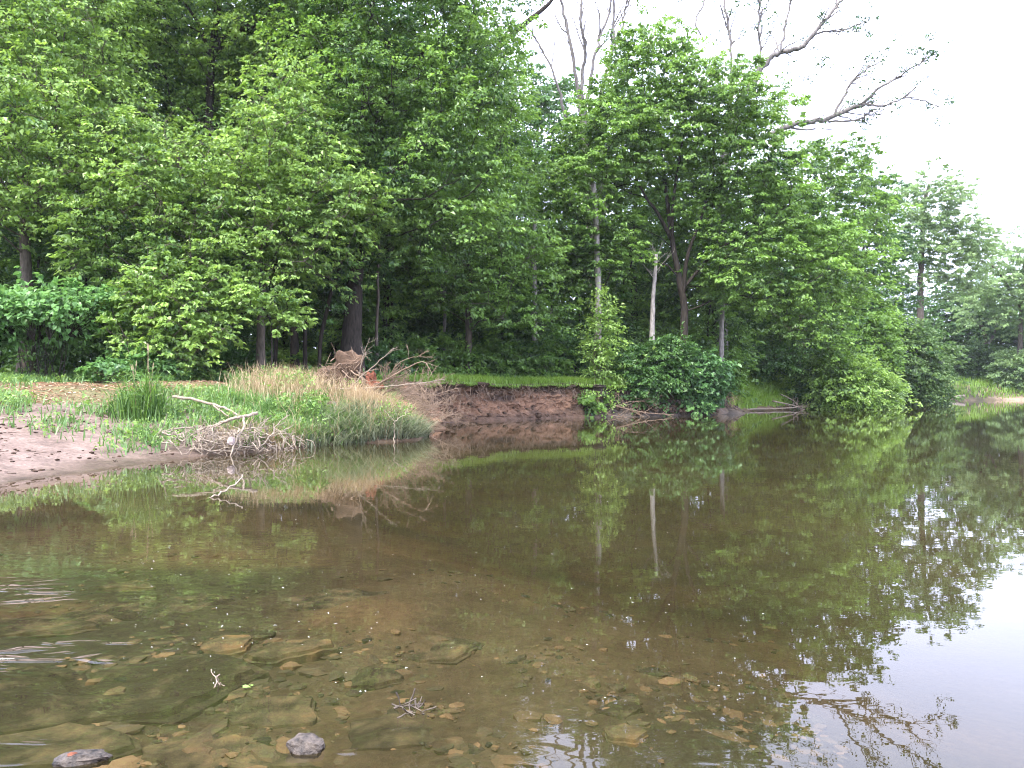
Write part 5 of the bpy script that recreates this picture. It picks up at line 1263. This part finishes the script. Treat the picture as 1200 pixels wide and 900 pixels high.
# ---------------------------------------------------------------- stones of the river bed
rng = np.random.default_rng(500)
def bed_pt(px, py):
    """The bed point seen through the water at pixel px, py (refraction left aside)."""
    d = P(px, py, 1.0) - np.array([0, 0, CAMZ]); t = 1.0
    for _ in range(60):
        p = np.array([0, 0, CAMZ]) + d * t
        g = gz(p[0], p[1]); t = (CAMZ - g) / -d[2] * 0.5 + t * 0.5
    return np.array([0, 0, CAMZ]) + d * t
def slab(label, px, py, w, dpt, h, tint, seed, rot=0.0, tilt=(0, 0), lift=0.3, mat=SLABM, name='stone_slab', cat='stone', rough=0.2, group='flat stones on the river bed'):
    h *= 0.62; w *= 1.18; dpt *= 1.18
    r = np.random.default_rng(seed); c = bed_pt(px, py); c[2] = min(c[2] + h * lift, -0.03 - 0.70 * h) - 0.03 - 0.28 * h
    n = 44; th = np.linspace(0, 2 * math.pi, n, endpoint=False)
    nc = int(r.integers(5, 8)); ca_ = np.sort((np.arange(nc) + r.uniform(-0.32, 0.32, nc)) * 2 * math.pi / nc); cr = r.uniform(0.72, 1.12, nc)
    cx_ = np.append(cr * np.cos(ca_), cr[0] * np.cos(ca_[0])); cy_ = np.append(cr * np.sin(ca_), cr[0] * np.sin(ca_[0]))
    pr = np.ones(n)
    for q in range(nc):                          # distance to the polygon's edge along each direction
        ex_, ey_ = cx_[q + 1] - cx_[q], cy_[q + 1] - cy_[q]
        den = np.cos(th) * ey_ - np.sin(th) * ex_
        t_ = (cx_[q] * ey_ - cy_[q] * ex_) / np.where(np.abs(den) < 1e-6, 1e-6, den)
        u_ = ((t_ * np.cos(th) - cx_[q]) * ex_ + (t_ * np.sin(th) - cy_[q]) * ey_) / (ex_ ** 2 + ey_ ** 2)
        hit = (t_ > 0) & (u_ >= -0.001) & (u_ <= 1.001); pr = np.where(hit, t_, pr)
    pr = pr * (1 + 0.05 * fbm(np.stack([np.cos(th) * 4 + seed, np.sin(th) * 4, th * 0], 1), 3))
    rings, lv = [], [(0.0, 0.5), (0.35, 0.5), (0.62, 0.49), (0.80, 0.47), (0.90, 0.42), (0.93, 0.20), (0.99, 0.14), (1.0, -0.1), (1.03, -0.5)]
    V = [np.array([[0, 0, 0.5 * h]])]
    for a, z in lv[1:]:
        V.append(np.stack([np.cos(th) * pr * a * w / 2, np.sin(th) * pr * a * dpt / 2, np.full(n, z * h)], 1))
    v = np.concatenate(V); v[:, 2] += h * 1.3 * rough * fbm(v * np.array([4, 4, 2]) + seed, 4) + tilt[0] * v[:, 0] + tilt[1] * v[:, 1]
    v[:, :2] += 0.02 * np.stack([fbm(v * 7 + 2, 2), fbm(v * 7 + 9, 2)], 1)
    ca, sa = math.cos(rot), math.sin(rot); v = v @ np.array([[ca, sa, 0], [-sa, ca, 0], [0, 0, 1]])
    j = np.arange(n); k = (j + 1) % n
    ft = np.stack([np.zeros(n, int), 1 + j, 1 + k], 1)
    f4 = np.concatenate([np.stack([1 + q * n + j, 1 + (q + 1) * n + j, 1 + (q + 1) * n + k, 1 + q * n + k], 1) for q in range(len(lv) - 2)])
    mb = MB(); mb.add(v + c, ft, f4, tint=np.clip(0.17 + 0.55 * tint + 0.10 * fbm(v * 4 + seed, 3), 0, 1))
    return tag(mb.build(name, mat, None, False, c), label, cat, group)
slab('broad dark greenish slab filling the shallow lower left water', 85, 815, 2.1, 1.3, 0.22, -0.1, 1, 0.15, lift=0.75)
slab('pale flat slab barely under the surface at the lower left corner', 60, 878, 0.9, 0.42, 0.16, 0.38, 2, 0.1, lift=0.55)
slab('long dark ledge stone across the shallows above the broad slab', 205, 712, 1.15, 0.9, 0.17, 0.10, 3, 0.2, lift=0.4)
slab('brown slab left of the dark ledge stone', 120, 722, 0.7, 0.6, 0.15, 0.26, 4, 0.3, lift=0.4)
slab('ochre stone just above the tip of the broad dark slab', 268, 757, 0.42, 0.28, 0.14, 0.66, 5, 0.4, lift=0.4)
slab('smooth tan slab in the middle shallows', 335, 765, 0.72, 0.44, 0.17, 0.42, 6, 0.1, (0.05, -0.1), 0.45)
slab('dark stone just above the smooth tan slab', 300, 747, 0.3, 0.2, 0.15, 0.05, 7, 0.5, lift=0.5)
slab('olive slab right of the small ochre pebbles near the bottom', 320, 835, 0.6, 0.5, 0.12, 0.24, 8, 0.5, lift=0.4)
slab('brown slab along the bottom between the two stones breaking the surface', 250, 880, 0.9, 0.42, 0.10, 0.36, 9, -0.1, lift=0.3)
slab('rusty flat stone under the green floating leaf', 270, 812, 0.24, 0.16, 0.09, 0.62, 10, 0.2, lift=0.5)
slab('large dim olive slab near the bottom left of the sky reflection', 468, 860, 0.62, 0.5, 0.13, 0.22, 11, 0.4, lift=0.4)
slab('dark mossy stone above the large dim olive slab', 445, 795, 0.5, 0.36, 0.14, 0.06, 12, 0.3, lift=0.5)
slab('grey brown slab under the tan sand in the middle', 500, 760, 0.7, 0.5, 0.10, 0.3, 13, 0.2, lift=0.4)
slab('ochre stone near the bottom right of the sky reflection', 732, 862, 0.24, 0.17, 0.12, 0.6, 14, 0.1, lift=0.5)
slab('dark weedy stone right of centre near the bottom', 727, 832, 0.3, 0.2, 0.12, 0.04, 15, 0.1, lift=0.5)
slab('small flat stone in the upper shallows above the ledge stone', 150, 690, 0.5, 0.36, 0.16, 0.32, 16, 0.1, lift=0.5)
slab('long low stone at the far left of the shallows', 40, 735, 0.9, 0.5, 0.15, 0.14, 17, 0.1, lift=0.5)
slab('flat brown stone in the dim water left of centre', 395, 700, 0.9, 0.7, 0.12, 0.34, 18, 0.2, lift=0.4)
_w = P(361, 876, 3.46); _w[2] = 0.012; mb = MB(); rock_shape(mb, _w, (0.080, 0.05, 0.048), rng, 0.6, 22, 14, 0.22, 0.12)
tag(mb.build('stone', STONE_WET, None, False, _w), 'wet grey stone breaking the surface at the bottom', 'stone')
_w = P(98, 890, 3.35); _w[2] = 0.0; mb = MB(); rock_shape(mb, _w, (0.105, 0.05, 0.035), rng, 0.5, 22, 14, 0.35, 0.25)
tag(mb.build('stone', STONE_WET, None, False, _w), 'jagged wet stone breaking the surface at the lower left corner', 'stone')
_w = P(87, 887, 3.33); _w[2] = 0.038; mb = MB(); r_ = np.random.default_rng(3); leaf_quads(mb, _w[None], np.array([[1.0, .3, .2]]), np.array([[0, -.5, 1.0]]), np.array([0.045]), np.array([0.02]), np.array([.5]), True)
tag(mb.build('fallen_leaf', ORANGE_WOOD, None, False, _w), 'tiny orange red leaf stuck on the jagged wet stone', 'leaf')
_w = P(290, 806, 4.15); _w[2] = 0.012; mb = MB(); leaf_quads(mb, np.array([_w, _w + [0.02, 0.01, 0.006]]), np.array([[1.0, .3, 0], [-.6, 1, 0]]), np.array([[.1, -.2, 1.0], [.2, .1, 1]]), np.array([0.045, 0.035]), np.array([0.03, 0.022]), np.array([.7, .8]), True)
tag(mb.build('fallen_leaf', LEAF_BRIGHT, None, False, _w), 'green leaf floating over the rusty flat stone', 'leaf')
branch('twig', 'small pale forked twig floating in the middle of the shallows', [([(252, 805, 4.17), (255, 797, 4.25), (250, 788, 4.35)], 0.004, 0.002), ([(255, 797, 4.25), (259, 803, 4.2)], 0.003, 0.002)], DRIFT, 413, tw=3, twl=0.06, depth=1, amt=0.002)
branch('twig', 'small bundle of brown twigs lodged at the surface near the bottom middle', [([(462, 829, 3.9), (480, 826, 3.93), (498, 834, 3.85)], 0.007, 0.003), ([(466, 840, 3.78), (482, 833, 3.86), (492, 826, 3.93)], 0.004, 0.002), ([(460, 824, 3.95), (478, 832, 3.86)], 0.005, 0.002)], BARK_GREY, 414, tw=9, twl=0.12, depth=1, amt=0.003)

mb = MB()                                       # gravel and pebbles too many to count
n = 5200
px = rng.uniform(-60, 1000, n); py = 640 + 290 * rng.uniform(0, 1, n) ** 0.8
D = FPX * (CAMZ + 0.22) / (py - HOR); xx = X(px, D) + rng.normal(0, .05, n); dens = 0.35 + 1.1 * fbm(n3(xx, D, 1.3, 3.0), 4)
kp = rng.uniform(0, 1, n) < dens; xx, D, dens = xx[kp], D[kp], dens[kp]
zb = ground_z(xx, D)
for x_, y_, z_ in zip(xx, D, zb):
    s = min(rng.lognormal(-4.25, 0.65), 0.075)
    rock_shape(mb, (x_, y_, z_ - 0.05 * s), (s * rng.uniform(1, 2.0), s, s * rng.uniform(0.25, 0.5)), rng, np.clip(rng.normal(0.42, 0.26), 0, 1), 6, 4, 0.4)
tag(mb.build('bed_gravel', STONE), 'gravel and small ochre stones on the river bed', 'gravel', kind='stuff')
mb = MB(); n = 190                              # white fluff floating on the water
cl = rng.integers(0, 22, n); px = np.where(rng.uniform(0, 1, n) < 0.5, rng.uniform(130, 900, n), rng.uniform(150, 860, 22)[cl] + rng.normal(0, 26, n)); py = 560 + 260 * np.where(rng.uniform(0, 1, n) < 0.5, rng.uniform(0, 1, n), np.clip(rng.uniform(0, 1, 22)[cl] + rng.normal(0, .06, n), 0, 1)) ** 1.2; D = FPX * CAMZ / (py - HOR)
pos = np.stack([X(px, D), D, np.full(n, 0.004)], 1); a = rng.normal(0, 0.6, n)
leaf_quads(mb, pos, np.stack([np.cos(a), np.sin(a), 0 * a], 1), np.tile([[0, 0, 1.0]], (n, 1)), rng.lognormal(-4.6, 0.5, n), rng.lognormal(-5.0, 0.35, n), rng.uniform(0, 1, n))
tag(mb.build('seed_fluff', FLUFF), 'white specks of seed fluff floating on the water', 'seed fluff', kind='stuff')

# ---------------------------------------------------------------- the humid air
hm = bpy.data.materials.new('humid_air'); hm.use_nodes = True; hn = hm.node_tree; hn.nodes.clear()
ho = hn.nodes.new('ShaderNodeOutputMaterial'); hv = hn.nodes.new('ShaderNodeVolumePrincipled')
hv.inputs['Color'].default_value = (0.90, 0.95, 0.97, 1); hv.inputs['Density'].default_value = 0.00016; hv.inputs['Anisotropy'].default_value = 0.2
hn.links.new(hv.outputs[0], ho.inputs['Volume'])
lo, hi = np.array([-3200.0, -3200.0, -3.2]), np.array([3200.0, 3200.0, 52.0])
cv = np.array([[(lo, hi)[i][0], (lo, hi)[j][1], (lo, hi)[k][2]] for i in (0, 1) for j in (0, 1) for k in (0, 1)])
mb = MB(); mb.add(cv, np.array([[0, 1, 3, 2], [4, 6, 7, 5], [0, 4, 5, 1], [2, 3, 7, 6], [0, 2, 6, 4], [1, 5, 7, 3]]))
hz = mb.build('haze', hm); tag(hz, kind='stuff')
